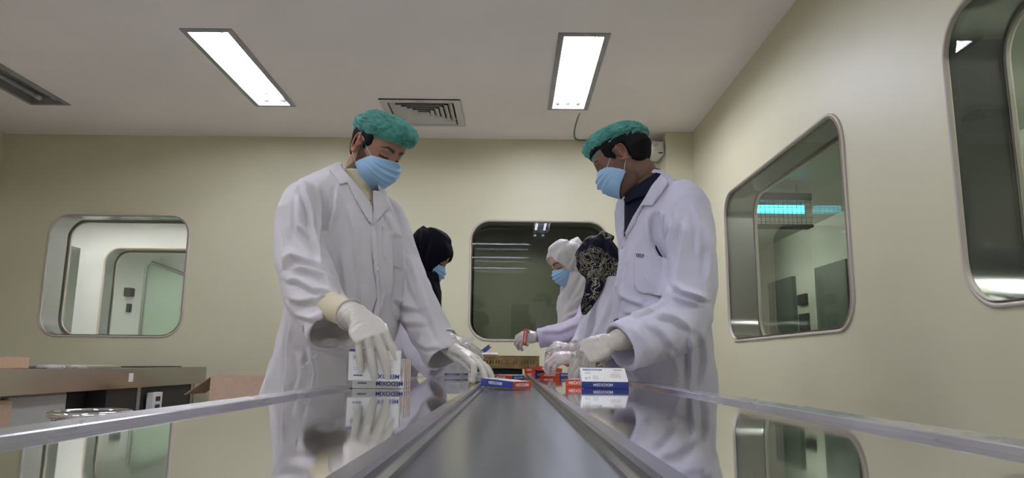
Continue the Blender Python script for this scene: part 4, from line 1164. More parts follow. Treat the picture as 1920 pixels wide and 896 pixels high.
folds(me, [
    ([(602, 350), (606, 392), (605, 440), (601, 455), (603, 476), (609, 500)], 6, -.012), ([(631, 357), (629, 392), (620, 414), (605, 446)], 6, .011), ([(567, 337), (572, 363), (583, 403), (582, 431), (589, 457), (602, 492)], 7, .012),
    ([(559, 366), (557, 400), (559, 427), (572, 440), (588, 464)], 7, .011), ([(534, 500), (548, 481), (567, 488), (600, 505)], 7, .012), ([(550, 505), (580, 507), (604, 520), (622, 538)], 7, .012), ([(538, 525), (560, 528), (590, 545), (625, 552)], 7, .010),
    ([(545, 560), (570, 566), (600, 562), (640, 570)], 7, .010), ([(597, 554), (614, 574), (621, 600)], 5, .008), ([(530, 420), (538, 460), (534, 500)], 6, .007), ([(556, 590), (585, 600), (610, 592)], 6, .008),
    ([(545, 600), (544, 647), (540, 700), (534, 738)], 7, .012), ([(520, 610), (512, 670), (500, 730)], 9, .010), ([(580, 655), (590, 700), (584, 735)], 8, .010), ([(560, 660), (566, 700), (556, 735)], 7, .008),
    ([(703, 440), (706, 480), (709, 510), (718, 550), (711, 574), (700, 610), (690, 640)], 5, .010), ([(738, 445), (740, 490), (740, 527), (736, 570)], 6, -.010), ([(640, 470), (648, 540), (652, 590)], 9, .006), ([(655, 390), (668, 450), (672, 520)], 9, .006),
    ([(722, 400), (734, 425), (740, 450)], 5, .008), ([(680, 540), (676, 590), (660, 640)], 8, .008), ([(600, 640), (630, 640), (660, 655)], 6, .007),
    ([(745, 560), (760, 575), (790, 580)], 7, .009), ([(740, 590), (765, 605), (800, 606)], 7, .008), ([(765, 480), (790, 560), (828, 640)], 9, .008), ([(752, 470), (772, 540), (800, 600)], 8, .007), ([(780, 640), (800, 652), (830, 650)], 6, .006)])
bv = bvh_me(me); cut_open(me, [(640, 300), (700, 300), (712, 372), (704, 396), (696, 424), (668, 374), (652, 342)], (1.9, 2.38))
coatL = put(me, 'lab_coat', M['coatwarm'], pL)
# shirt
for e_, w_ in (('er', 'wr'), ('el', 'wl')):
    a_, b_ = Vector(Jc[e_]), Vector(Jc[w_]); me = remesh([tube([a_, a_.lerp(b_, .4), a_.lerp(b_, .80 if e_ == 'er' else .55)], [.042, .038, .034], 24, 5, fold=sleevefold(12, .07), cup=(.03, .005))], .004, 2); put(me, 'shirt_sleeve', M['shirtcream'], pL)
V, F = lathe_rings(loft_rows([(324, 644, 688, .062), (345, 630, 700, .075), (380, 610, 708, .10), (450, 570, 735, .13), (560, 560, 735, .135)], DL, .1), cuptop=(.05, .006), cupbot=None)
me = remesh([(V, F)], .005, 3); sh = put(me, 'shirt', M['shirtcream'], pL); bs = bvh_of(sh)
patch('shirt_collar', [(641, 316), (652, 322), (668, 345), (690, 362), (694, 378), (680, 380), (662, 362), (648, 345), (638, 326)], bs, M['shirtcream'], pL, .004, .008, 3)
patch('shirt_placket', [(684, 376), (694, 374), (702, 392), (699, 420), (690, 400)], bs, M['shirtcream'], pL, .003, .004, 3)
patch('collar', [(621, 309), (634, 307), (650, 326), (668, 348), (690, 374), (697, 392), (699, 424), (690, 416), (676, 392), (659, 362), (652, 344), (637, 348), (630, 334), (618, 322)], bv, M['coatwarm'], pL, .006, .003, 3)
patch('lapel', [(700, 358), (712, 360), (722, 374), (729, 392), (716, 404), (706, 416), (700, 432), (698, 412), (699, 390)], bv, M['coatwarm'], pL, .005, .003, 3)
patch('placket', [(694, 420), (704, 416), (708, 470), (712, 520), (714, 560), (708, 600), (698, 640), (688, 655), (690, 640), (700, 590), (706, 560), (703, 520), (698, 470)], bv, M['coatwarm'], pL, .0035, .0015, 3)
patch('chest_pocket', [(716, 424), (740, 434), (753, 441), (752, 504), (745, 503), (724, 497), (717, 480)], bv, M['coatwarm'], pL, .003, .0015, 4)
patch('side_pocket', [(596, 662), (650, 668), (652, 720), (640, 735), (560, 735), (562, 690)], bv, M['coatwarm'], pL, .003, .0015, 4)
for b_ in ((703, 438), (709, 504)): button(pL, *b_, bv, .0065)

# ------------------------------------------------------------------ right man: navy shirt, 007 on the pocket
DR = 2.5
Jr = dict(pelvis=(.575, 2.52, .90), neck=q(1215, 345, 2.48), sl=q(1284, 388, 2.40), el=q(1300, 585, 2.30), wl=q(1152, 640, 2.13), sr=q(1190, 400, 2.66), er=q(1200, 560, 2.62), wr=q(1135, 664, 2.30),
          hl=(.575, 2.45, .84), kl=(.585, 2.44, .5), al=(.59, 2.42, .09), hr=(.575, 2.58, .84), kr=(.58, 2.58, .5), ar=(.57, 2.58, .09), foot=(-.97, -.2, 0))
Jr['foot'] = Vector(Jr['foot']).normalized()
headR = (q(1166, 300, 2.47), (-.80, .28, -.50))
hl2 = (-1, q(1152, 640, 2.13), (-.90, -.12, -.36), (-.22, -.72, .62), [(30, 28, 10, 30), (70, 75, 30, 4), (72, 75, 35, 0), (74, 70, 35, -4), (76, 66, 30, -8)], 1.05)
hr2 = (1, q(1132, 663, 2.30), (-.86, -.28, -.20), (-.25, -.55, .80), [(45, 15, 12, 30), (50, 32, 18, 8), (58, 28, 18, 0), (60, 28, 16, -6), (60, 28, 14, -12)], 1.0)
pR, XR_ = figure('person in lilac white lab coat numbered 007, navy shirt and green cap', Jr, headR, [hl2, hr2], (.235, .135, .095), (.010, .008, .012), .25, .0027, loc=(.62, 2.5, 0))
trousers(pR, Jr, M['trousers'])
glove(*hl2[:5], M['latex'], pR, 1.05, .06, (Vector(Jr['el']) - hl2[1]))
glove(*hr2[:5], M['latex'], pR, 1.0, .06, (Vector(Jr['er']) - hr2[1]))
mask_mesh(pR, XR_)
bouffant(pR, XR_, (0, -.018, .070), (.094, .119, .060), math.radians(14), (.056, .036, .078, .090, -.102), (.004, .0), None)
hair_shell(pR, XR_, M['hairblack'], .010, seed=4, extra=.022)
rowsR = [(326, 1186, 1246, .082), (346, 1180, 1268, .10), (366, 1174, 1290, .125), (400, 1172, 1312, .14), (440, 1168, 1322, .15), (500, 1161, 1326, .15), (560, 1153, 1326, .15), (620, 1148, 1330, .15), (670, 1160, 1334, .15), (708, 1190, 1340, .145), (760, 1194, 1344, .145), (900, 1196, 1356, .155)]
trunk = lathe_rings(loft_rows(rowsR, DR, .15), fold=drape(13, .022), cuptop=(.09, .012))
sN = tube([q(1272, 362, 2.44), q(1288, 392, 2.38), q(1296, 470, 2.33), q(1294, 550, 2.30), q(1270, 606, 2.27), q(1215, 630, 2.20), q(1163, 650, 2.15)], [(.060, .060), (.078, .078), (.080, .078), (.082, .080), (.080, .088), (.070, .080), (.066, .074)], 36, 4, side=(0, 1, 0), fold=sleevefold(5, .05), cup=(.09, .009))
sF = tube([q(1200, 370, 2.62), q(1190, 400, 2.66), q(1200, 520, 2.62), q(1190, 610, 2.5), q(1148, 672, 2.36)], [(.05, .06), (.068, .07), (.065, .07), (.06, .062), (.055, .05)], 30, 4, side=(0, 1, 0), fold=sleevefold(6), cup=(.07, .006))
me = remesh([trunk, sN, sF], .0042, 5)
wrinkle(me, .007, 7, (1, 1, .5), 23, False); wrinkle(me, .0028, 16, (1, 1, .4), 19, True)
folds(me, [
    ([(1226, 405), (1222, 430), (1224, 452), (1235, 475), (1244, 490), (1245, 517), (1254, 546)], 6, -.012), ([(1269, 395), (1266, 425), (1259, 446), (1250, 475)], 7, .013), ([(1282, 420), (1280, 445), (1273, 494), (1271, 536)], 7, .011),
    ([(1240, 396), (1243, 420), (1247, 446)], 6, .010), ([(1215, 400), (1217, 430), (1219, 462)], 6, .010), ([(1262, 536), (1278, 548), (1298, 555), (1324, 562)], 6, .015), ([(1262, 556), (1288, 566), (1310, 572)], 6, .011), ([(1318, 420), (1328, 470), (1326, 530)], 8, .008),
    ([(1159, 546), (1177, 561), (1209, 573)], 6, .009), ([(1172, 585), (1195, 590), (1224, 578), (1249, 563)], 6, .008), ([(1230, 590), (1262, 596), (1296, 618)], 8, .010), ([(1215, 605), (1240, 625), (1262, 650)], 8, .008), ([(1185, 612), (1205, 640), (1212, 664)], 8, .006),
    ([(1295, 632), (1293, 660), (1293, 735)], 5, .008), ([(1255, 660), (1270, 700), (1262, 735)], 8, .008), ([(1318, 620), (1322, 680), (1314, 735)], 8, .008), ([(1200, 500), (1215, 530), (1240, 552)], 7, .007), ([(1180, 470), (1176, 520), (1166, 580)], 6, .006), ([(1300, 390), (1312, 430), (1310, 480)], 8, .007)])
bv = bvh_me(me); cut_open(me, [(1180, 320), (1236, 326), (1228, 345), (1206, 385), (1192, 412), (1174, 438), (1169, 448), (1162, 425), (1166, 372)], (2.2, 2.54))
coatR = put(me, 'lab_coat', M['coatcool'], pR)
for e_, w_ in (('er', 'wr'), ('el', 'wl')):
    a_, b_ = Vector(Jr[e_]), Vector(Jr[w_]); me = remesh([tube([a_, a_.lerp(b_, .4), a_.lerp(b_, .6)], [.042, .038, .033], 24, 5, fold=sleevefold(12, .07), cup=(.03, .005))], .004, 2); put(me, 'shirt_sleeve', M['shirtnavy'], pR)
V, F = lathe_rings(loft_rows([(322, 1186, 1240, .066), (345, 1178, 1250, .078), (372, 1172, 1262, .10), (420, 1172, 1275, .12), (470, 1170, 1280, .13), (560, 1168, 1280, .135)], DR, .1), cuptop=(.05, .006), cupbot=None)
me = remesh([(V, F)], .005, 3); sh = put(me, 'shirt', M['shirtnavy'], pR); bs = bvh_of(sh)
patch('shirt_collar', [(1236, 328), (1228, 326), (1206, 342), (1178, 366), (1169, 373), (1172, 384), (1196, 372), (1216, 368), (1232, 345)], bs, M['shirtnavy'], pR, .006, .012, 3)
patch('collar', [(1238, 329), (1246, 334), (1253, 344), (1250, 350), (1224, 386), (1206, 386), (1200, 400), (1192, 420), (1177, 446), (1172, 458), (1173, 440), (1188, 408), (1206, 378), (1222, 350)], bv, M['coatcool'], pR, .006, .003, 3)
patch('lapel', [(1174, 384), (1176, 400), (1172, 425), (1171, 452), (1166, 452), (1167, 420), (1169, 398)], bv, M['coatcool'], pR, .004, .002, 3)
patch('placket', [(1172, 452), (1182, 442), (1176, 500), (1168, 560), (1160, 610), (1153, 610), (1158, 560), (1166, 500)], bv, M['coatcool'], pR, .003, .001, 3)
po = patch('chest_pocket', [(1190, 470), (1256, 486), (1256, 552), (1240, 555), (1198, 549), (1188, 536)], bv, M['coatcool'], pR, .004, .002, 4)
patch('side_pocket', [(1190, 690), (1265, 660), (1274, 715), (1262, 726), (1205, 718)], bv, M['coatcool'], pR, .003, .0015, 4)
for b_ in ((1167, 463), (1155, 537)): button(pR, *b_, bv, .0075)

bp = bvh_of(po); A, F = TEXT['007']
V = []
for a in A:
    px_, py_ = 1200 + a[0] * 560, 480 - a[1] * 560 + a[0] * 100
    d = Vector(ray(px_, py_)).normalized(); h = bp.ray_cast(Vector(ORG), d)
    V.append((h[0] if h[0] is not None else Vector(ORG) + d * 2.4) - d * (.0012 + a[2]))
mk('lettering', V, F, M['inkblack'], po)

# ------------------------------------------------------------------ woman in the black scarf
DB = 3.05
Jb = dict(pelvis=(-.56, 3.1, .90), neck=q(782, 535, 3.08), sr=q(784, 562, 2.98), er=q(788, 640, 2.95), wr=q(825, 676, 2.85), sl=q(780, 556, 3.2), el=q(800, 640, 3.15), wl=q(843, 636, 3.05),
          hr=(-.57, 3.02, .86), kr=(-.57, 3.02, .48), ar=(-.57, 3.0, .09), hl=(-.57, 3.18, .86), kl=(-.57, 3.18, .48), al=(-.57, 3.2, .09), foot=(1, 0, 0))
Jb['foot'] = Vector((1, 0, 0))
headB = (q(801, 480, DB), (.83, -.06, -.55)); frB = frame(headB[1])
hb = (-1, q(846, 634, 3.05), (.86, -.2, -.38), (.25, -.35, .9), [(50, 10, 10, 25), (25, 20, 12, 9), (18, 16, 10, 1), (14, 14, 10, -8), (10, 12, 10, -17)], .92)
pB, XB_ = figure('person in a black headscarf and white coat working behind the left capped person', Jb, headB, [hb], (.36, .21, .15), (.012, .01, .012), 0, .0036, .94, ears=False, loc=(-.57, 3.1, 0))
trousers(pB, Jb, M['trousers'])
glove(*hb[:5], M['latex'], pB, .92, .05, (Vector(Jb['el']) - hb[1]), .0026)
mask_mesh(pB, xf(headB[0], frB, .92))
ex = [tube([q(780, 446, DB), q(770, 468, DB), q(760, 510, DB), q(760, 545, DB)], [(.05, .06), (.07, .09), (.075, .10), (.08, .11)], 20, 4),
      lathe_rings([(*q(788, 515, DB), .078, .085), (*q(786, 545, DB), .088, .11), (*q(780, 575, DB), .105, .14), (*q(778, 600, DB), .105, .14)], cuptop=None, cupbot=.03),
      tube([q(810, 520, DB - .02), q(812, 545, DB - .04), q(818, 570, DB - .06), q(822, 592, DB - .07)], [(.045, .05), (.035, .06), (.02, .05), (.008, .03)], 16, 4)]
hj = hijab(pB, XB_, ex, (.052, .050, -.125), M['scarfblack'], .0045, .011, bun=(0, -.052, .078, .052), seed=2, strokes=[([(795, 424), (790, 460), (786, 510), (796, 550)], 6, .010), ([(815, 440), (802, 480), (798, 520), (806, 560)], 6, .009), ([(780, 440), (772, 480), (766, 520)], 6, .010), ([(800, 520), (812, 545), (818, 580)], 5, .008)], hsc=.94, Cc=headB[0], fr=frB)
tr = lathe_rings(loft_rows([(548, 735, 800, .11), (575, 700, 822, .14), (620, 684, 824, .15), (670, 676, 806, .15), (700, 672, 779, .14), (760, 668, 777, .14), (860, 660, 777, .15)], 3.1, .14), fold=drape(31, .02), cuptop=(.05, .012))
s1 = tube([q(790, 560, 2.98), q(786, 600, 2.95), q(785, 640, 2.92), q(800, 672, 2.88), q(822, 690, 2.85)], [(.05, .06), (.06, .07), (.06, .065), (.055, .06), (.05, .05)], 26, 4, fold=sleevefold(4), cup=(.05, .006))
s2 = tube([q(795, 560, 3.2), q(805, 600, 3.18), q(815, 628, 3.14), q(844, 634, 3.06)], [(.05, .06), (.06, .065), (.05, .055), (.042, .042)], 26, 4, fold=sleevefold(7), cup=(.05, .006))
me = remesh([tr, s1, s2], .0055, 3); wrinkle(me, .007, 9, (1, 1, .5), 41, True); put(me, 'white_coat', M['coatwhite'], pB)

# ------------------------------------------------------------------ woman in the white scarf
DW = 3.68
Jw = dict(pelvis=(.60, 3.75, .90), neck=q(1088, 545, DW), sr=q(1095, 572, 3.82), er=q(1080, 640, 3.8), wr=q(1040, 655, 3.7), sl=q(1100, 575, 3.56), el=q(1092, 618, 3.5), wl=q(1012, 634, 3.5),
          hl=(.58, 3.68, .86), kl=(.58, 3.68, .48), al=(.58, 3.66, .09), hr=(.6, 3.85, .86), kr=(.6, 3.85, .48), ar=(.6, 3.86, .09), foot=Vector((-1, 0, 0)))
headW = (q(1064, 493, DW), (-.78, -.30, -.50)); frW = frame(headW[1])
hw_ = (-1, q(1011, 633, 3.5), (-.98, -.1, .0), (-.1, -.75, .6), [(25, 20, 10, 42), (48, 42, 22, 6), (52, 42, 22, 0), (55, 40, 22, -6), (56, 40, 22, -12)], .92)
pW, XW_ = figure('person in white headscarf holding a small carton out over the basket', Jw, headW, [hw_], (.50, .32, .24), (.015, .012, .012), 0, .0038, .92, ears=False, loc=(.6, 3.75, 0))
trousers(pW, Jw, M['trousers'])
glove(*hw_[:5], M['latexpale'], pW, .92, .03, (Vector(Jw['el']) - hw_[1]), .0028)
mask_mesh(pW, xf(headW[0], frW, .90))
ex = [lathe_rings([(*q(1086, 515, DW), .072, .085), (*q(1084, 540, DW + .02), .090, .12), (*q(1082, 570, DW + .03), .098, .14), (*q(1080, 600, DW + .03), .092, .14), (*q(1078, 616, DW + .03), .085, .13)], fold=drape(51, .05, 4), cuptop=None, cupbot=.03),
      tube([q(1098, 470, DW), q(1100, 500, DW), q(1104, 540, DW), q(1112, 570, DW)], [(.04, .07), (.05, .08), (.05, .09), (.04, .09)], 20, 4)]
hijab(pW, XW_, ex, (.068, .072, -.13), M['scarfwhite'], .0042, .009, bun=(0, -.085, .07, .05), seed=6, wr=(.008, 17), strokes=[([(1090, 452), (1086, 480), (1076, 515), (1062, 545), (1052, 565)], 5, .011), ([(1072, 455), (1078, 480), (1070, 500)], 4, .007), ([(1100, 470), (1098, 510), (1084, 545), (1062, 580)], 6, .010), ([(1110, 520), (1096, 550), (1070, 575)], 5, .009), ([(1112, 555), (1090, 580), (1060, 595)], 5, .009), ([(1108, 580), (1085, 600), (1058, 606)], 5, .008)], hsc=.92, Cc=headW[0], fr=frW)
tr = lathe_rings(loft_rows([(560, 1075, 1125, .1), (590, 1062, 1150, .13), (630, 1062, 1175, .14), (680, 1080, 1192, .14), (700, 1112, 1202, .13), (760, 1114, 1208, .14), (840, 1116, 1212, .15)], 3.72, .13), fold=drape(61, .02), cuptop=(.05, .012))
s1 = tube([q(1104, 580, 3.56), q(1100, 605, 3.5), q(1082, 618, 3.48), q(1048, 628, 3.48), q(1009, 635, 3.5)], [(.05, .06), (.058, .06), (.055, .06), (.050, .052), (.048, .050)], 26, 4, fold=sleevefold(9, .05), cup=(.05, .006))
s2 = tube([q(1095, 575, 3.82), q(1085, 630, 3.8), q(1050, 655, 3.7)], [(.055, .06), (.055, .055), (.045, .045)], 26, 4, fold=sleevefold(9, .05), cup=(.05, .006))
me = remesh([tr, s1, s2], .0055, 3); wrinkle(me, .005, 10, (1, 1, .6), 71, True)
folds(me, [([(1015, 622), (1050, 622), (1090, 605)], 5, .006), ([(1030, 645), (1065, 635), (1095, 620)], 5, .006)])
put(me, 'white_coat', mat('lilac_coat_cotton', (0.66, 0.60, 0.74), .85), pW)

# ------------------------------------------------------------------ woman in the patterned scarf
DP = 3.15
Jp = dict(pelvis=(.60, 3.2, .90), neck=q(1140, 510, DP + .03), sr=q(1130, 540, 3.3), er=q(1100, 640, 3.25), wr=q(1062, 658, 3.15), sl=q(1158, 535, 3.05), el=q(1140, 640, 2.95), wl=q(1078, 672, 2.9),
          hl=(.6, 3.12, .86), kl=(.6, 3.12, .48), al=(.6, 3.1, .09), hr=(.6, 3.28, .86), kr=(.6, 3.28, .48), ar=(.6, 3.3, .09), foot=Vector((-1, 0, 0)))
headP = (q(1128, 492, DP), (-.62, .10, -.78)); frP = frame(headP[1])
hp1 = (-1, q(1080, 671, 2.92), (-.95, -.15, -.05), (-.1, -.6, .75), [(40, 15, 10, 30), (35, 45, 25, 6), (40, 45, 25, 0), (42, 42, 25, -6), (44, 40, 22, -12)], .92)
hp2 = (1, q(1074, 655, 3.15), (-.9, -.1, .1), (.1, -.6, .75), [(40, 15, 10, 30), (50, 45, 25, 6), (55, 45, 25, 0), (55, 42, 25, -6), (55, 40, 22, -12)], .92)
pP, XP_ = figure('person in dark patterned headscarf and white coat, head bent low over the table', Jp, headP, [hp1, hp2], (.36, .22, .16), (.012, .01, .012), 0, .0038, .93, ears=False, loc=(.6, 3.2, 0))
trousers(pP, Jp, M['trousers'])
glove(*hp1[:5], M['latexpale'], pP, .92, .04, (Vector(Jp['el']) - hp1[1]), .0028)
glove(*hp2[:5], M['latexpale'], pP, .92, .04, (Vector(Jp['er']) - hp2[1]), .0028)
ex = [lathe_rings([(*q(1132, 500, DP), .08, .09), (*q(1145, 516, DP), .11, .13), (*q(1152, 530, DP), .12, .15), (*q(1155, 540, DP), .12, .15)], cuptop=None, cupbot=.03),
      tube([q(1125, 505, DP - .10), q(1118, 530, DP - .13), q(1108, 555, DP - .13), q(1100, 575, DP - .12), q(1094, 590, DP - .11)], [(.04, .045), (.035, .05), (.022, .045), (.014, .035), (.006, .012)], 16, 4)]
hijab(pP, XP_, ex, (.046, .03, -.12), M['paisley'], .0045, .013, bun=(0, -.07, .06, .06), seed=8, strokes=[([(1140, 450), (1138, 480), (1120, 520), (1108, 560)], 6, .011), ([(1154, 500), (1136, 515), (1118, 545), (1102, 580)], 5, .010), ([(1110, 455), (1100, 480), (1104, 505)], 5, .007)], hsc=.93, Cc=headP[0], fr=frP)
tr = lathe_rings(loft_rows([(512, 1128, 1190, .1), (535, 1112, 1230, .13), (570, 1105, 1255, .15), (610, 1090, 1262, .15), (650, 1076, 1266, .15), (688, 1080, 1268, .14), (706, 1138, 1270, .14), (760, 1140, 1270, .14), (860, 1142, 1270, .15)], 3.2, .14), fold=drape(81, .02), cuptop=(.05, .012))
s1 = tube([q(1152, 532, 3.04), q(1152, 570, 3.0), q(1142, 625, 2.95), q(1118, 660, 2.92), q(1092, 670, 2.92)], [(.06, .06), (.068, .07), (.062, .066), (.055, .056), (.048, .048)], 26, 4, fold=sleevefold(3, .05), cup=(.05, .006))
s2 = tube([q(1125, 545, 3.3), q(1105, 620, 3.25), q(1085, 654, 3.17)], [(.06, .06), (.055, .06), (.045, .045)], 26, 4, fold=sleevefold(2, .05), cup=(.05, .006))
me = remesh([tr, s1, s2], .0055, 3); wrinkle(me, .006, 9, (1, 1, .5), 91, True)
folds(me, [([(1120, 560), (1105, 600), (1095, 650)], 6, .008), ([(1145, 560), (1125, 610), (1110, 650)], 6, .008), ([(1150, 590), (1135, 630), (1100, 655)], 6, .007)])
put(me, 'white_coat', M['coatwhite'], pP)
# ------------------------------------------------------------------ medicine cartons
bpy.context.view_layer.update()
BL, BW, BT = .124, .072, .020
def place(A, c, ax, ay, n):
    c, ax, ay, n = Vector(c), Vector(ax), Vector(ay), Vector(n)
    return [c + ax * a[0] + ay * a[1] + n * (a[2] + .0003) for a in A]
def carton_proto(kind):
    """kind 'colour': blue and red long sides; kind 'pale': white sides with a red line on the ends. Lies flat at the origin"""
    x, y, z = BL / 2, BW / 2, BT / 2
    bm = bmesh.new(); bmesh.ops.create_cube(bm, size=1)
    for v in bm.verts: v.co = Vector((v.co.x * BL, v.co.y * BW, v.co.z * BT))
    bmesh.ops.bevel(bm, geom=bm.edges[:], offset=.0007, segments=2, affect='EDGES')
    bm.faces.ensure_lookup_table(); V = [v.co[:] for v in bm.verts]; bm.verts.index_update(); F = []; mi = []
    for f in bm.faces:
        F.append(tuple(v.index for v in f.verts)); n = tuple(f.normal); k = 0
        if kind == 'colour':
            if n[1] < -.6: k = 1
            elif n[1] > .6: k = 2
            elif n[0] > .6: k = 2
            elif n[0] < -.6: k = 1
        mi.append(k)
    bm.free()
    o = mk('medicine_carton', V, F, [M['boxwhite'], M['boxblue'], M['boxred']], None, False, (0, 0, 0), mi)
    e = .0002
    def add(name, VF, m):
        c = mk(name, VF[0], VF[1], M[m], o); return c
    def multi(name, items, m):
        V, F = [], []
        for v, f in items:
            n = len(V); V += [tuple(p) for p in v]; F += [tuple(i + n for i in g) for g in f]
        add(name, (V, F), m)
    A9, F9 = TEXT[kind]
    def word(c, ax, ay, n, m='inkblue'): mk('lettering', place(A9, c, ax, ay, n), F9, M[m], o)
    if kind == 'pale':
        word((.028, -y + .012, z), (-1, 0, 0), (0, -1, 0), (0, 0, 1)); word((-.028, -y + .012, -z), (1, 0, 0), (0, -1, 0), (0, 0, -1))
        word((.028, -y, 0), (1, 0, 0), (0, 0, 1), (0, -1, 0)); word((-.028, y, 0), (-1, 0, 0), (0, 0, 1), (0, 1, 0))
    else:
        word((-.028, y - .012, z), (1, 0, 0), (0, 1, 0), (0, 0, 1)); word((.028, y - .012, -z), (-1, 0, 0), (0, 1, 0), (0, 0, -1))
        word((-.005, -y, 0), (1, 0, 0), (0, 0, 1), (0, -1, 0), 'inkwhite'); word((.005, y, 0), (-1, 0, 0), (0, 0, 1), (0, 1, 0), 'inkwhite')
        word((x, 0, 0), (0, 1, 0), (0, 0, 1), (1, 0, 0), 'inkwhite'); word((-x, 0, 0), (0, -1, 0), (0, 0, 1), (-1, 0, 0), 'inkwhite')
    my = (-1 if kind == 'pale' else 1)
    bb = B()
    r = random.Random(3)
    def bar(x0, x1, y0, y1):
        for s in (1, -1):
            a_, b_ = sorted((s * x0, s * x1)); c_, d_ = sorted((y0 * -my, y1 * -my))
            bb.box((a_, c_, z - e if s > 0 else -z - e), (b_, d_, z + e if s > 0 else -z + e))
    for k in range(6): bar(.046 - r.uniform(.022, .036), .046, -.004 + k * .0036, -.0028 + k * .0036)
    bar(.030, .046, -.014, -.0125)
    for k in range(5): bar(-.030 + k * .003, -.0285 + k * .003, .006, .026)
    bar(-.052, -.045, .014, .024); bar(-.043, -.037, .012, .020)
    for k in range(3): bar(-.05, -.034, -.006 - k * .003, -.0048 - k * .003)
    bb.build('small_print', M['inkgrey'], o)
    bb = B()
    for s in (1, -1):
        for k in range(7): bb.box((my * s * (.030 + k * .0032), my * (y - .012) - .0015, s * z - e), (my * s * (.030 + k * .0032) + .0024, my * (y - .012) + .0015 + .001 * (k % 2), s * z + e))
    bb.build('maker_mark', M['inkblack'], o)
    if kind == 'pale':
        B().box((-x, y - .0035, -z - e), (-.030, y + e, z + e)).build('edge_stripe', M['boxblue'], o)
        B().box((x - e, -y, -z + .002), (x + e, y, -z + .0075)).build('end_stripe', M['boxred'], o)
        B().box((-x - e, -y, -z + .002), (-x + e, y, -z + .0075)).build('end_stripe', M['boxred'], o)
    return o
def copy_tree(o, parent=None):
    c = o.copy(); COL.objects.link(c)
    if parent is not None: c.parent = parent
    for ch in [k for k in bpy.data.objects if k.parent == o]: copy_tree(ch, c)
    return c
def pose(o, c, ex, ez):
    """c centre, ex = long axis, ez = large-face normal"""
    ex = Vector(ex).normalized(); ez = Vector(ez); ez = (ez - ex * ez.dot(ex)).normalized(); ey = ez.cross(ex)
    m = Matrix((ex, ey, ez)).transposed().to_4x4(); m.translation = Vector(c); o.matrix_world = m
pc, pp = carton_proto('colour'), carton_proto('pale'); usedp = set()
def carton(kind, c, ex, ez, label, group=None):
    src = pc if kind == 'colour' else pp
    o = src if kind not in usedp else copy_tree(src); usedp.add(kind)
    pose(o, c, ex, ez); tag(o, label, 'medicine carton'); 
    if group: o['group'] = group
    elif 'group' in o: del o['group']
    return o
g = 'white cartons standing upright at the left'
zt = TZ + BW / 2
names = ['white carton standing upright in the row, directly behind the lifted carton', 'white upright carton second in the row behind the lifted one', 'white upright carton third in the row behind the lifted one', 'white upright carton at the back of the row behind the lifted one']
for k in range(4):
    carton('pale', (-.321 + .0005 * k, 1.765 + k * (BT + .0115) + BT / 2, zt + .0005), (1, 0, 0), (0, -1, 0), names[k], g)
carton('pale', (-.326, 1.747, zt + .0195), (1, 0, -.02), (0, -1, -.10), 'white carton lifted in front of the upright row by the gloved left hand')
# upright pair further back on the left work top
for k, yy in enumerate((3.20, 3.235)):
    carton('pale', (-.285 + k * .035, yy + BT / 2, zt + .0005), (1, 0, 0), (0, -1, 0), ['white upright carton further back on the left work top', 'white upright carton partly hidden behind another, far left work top'][k], 'far upright cartons on the left work top')
carton('pale', (-.19, 3.45, TZ + BT / 2 + .0005), (1, .2, 0), (0, 0, 1), 'white carton lying flat far back on the left work top')
bz = TZ - .0075 + BT / 2 + .0006
carton('colour', (-.013, 2.02, bz + .0058), (.72, -.69, -.055), (0, 0, 1), 'blue sided carton lying turned on the belt, nearest the camera')
carton('colour', (-.012, 3.10, bz), (-.72, .69, 0), (0, 0, 1), 'red and blue carton lying turned on the belt beyond the nearest one').name
# right stack far back
gs = 'red and blue cartons stacked on the right work top'
lab = ['lowest left carton of the red stack on the right work top', 'lowest right carton of the red stack on the right work top', 'red carton on top of the far right stack, lying level', 'red carton tilted on the top of the far right stack']
zz = TZ + BT / 2 + .0006
carton('colour', (.128, 3.50, zz), (-.35, .94, 0), (0, 0, 1), lab[0], gs)
carton('colour', (.205, 3.40, zz), (-.72, .69, 0), (0, 0, 1), lab[1], gs)
carton('colour', (.125, 3.51, zz + BT + .0008), (-.40, .92, 0), (0, 0, 1), lab[2], gs)
carton('colour', (.180, 3.41, zz + BT + .006), (-.98, .10, .10), (.10, 0, 1), lab[3], gs)
# big carton near the right
carton('colour', (.2515, 1.972, TZ + .0272), (1, 0, .0), (0, -.5, .866), 'white topped carton with a blue side leaning towards the camera on the right work top').rotation_euler
carton('colour', (.266, 2.06, TZ + BT / 2 + .0006), (1, .02, 0), (0, 0, 1), 'carton under and behind the leaning white topped one')
carton('colour', (.212, 2.12, TZ + BT / 2 + .0006), (-.35, -.94, 0), (0, 0, 1), 'red ended carton lying behind the left end of the leaning one')
# cartons held in hands
h0 = q(986, 633, 3.46)
carton('colour', (h0.x + .002, 3.45, h0.z), (-.10, -.95, .05), (-.96, .1, .1), 'red carton held up in the air by the person in the white headscarf')
h1 = q(1060, 680, 2.93)
carton('colour', (h1.x, 2.95, h1.z), (-.80, .2, .42), (.35, 0, .93), 'red carton held in the hand of the person in the patterned headscarf')
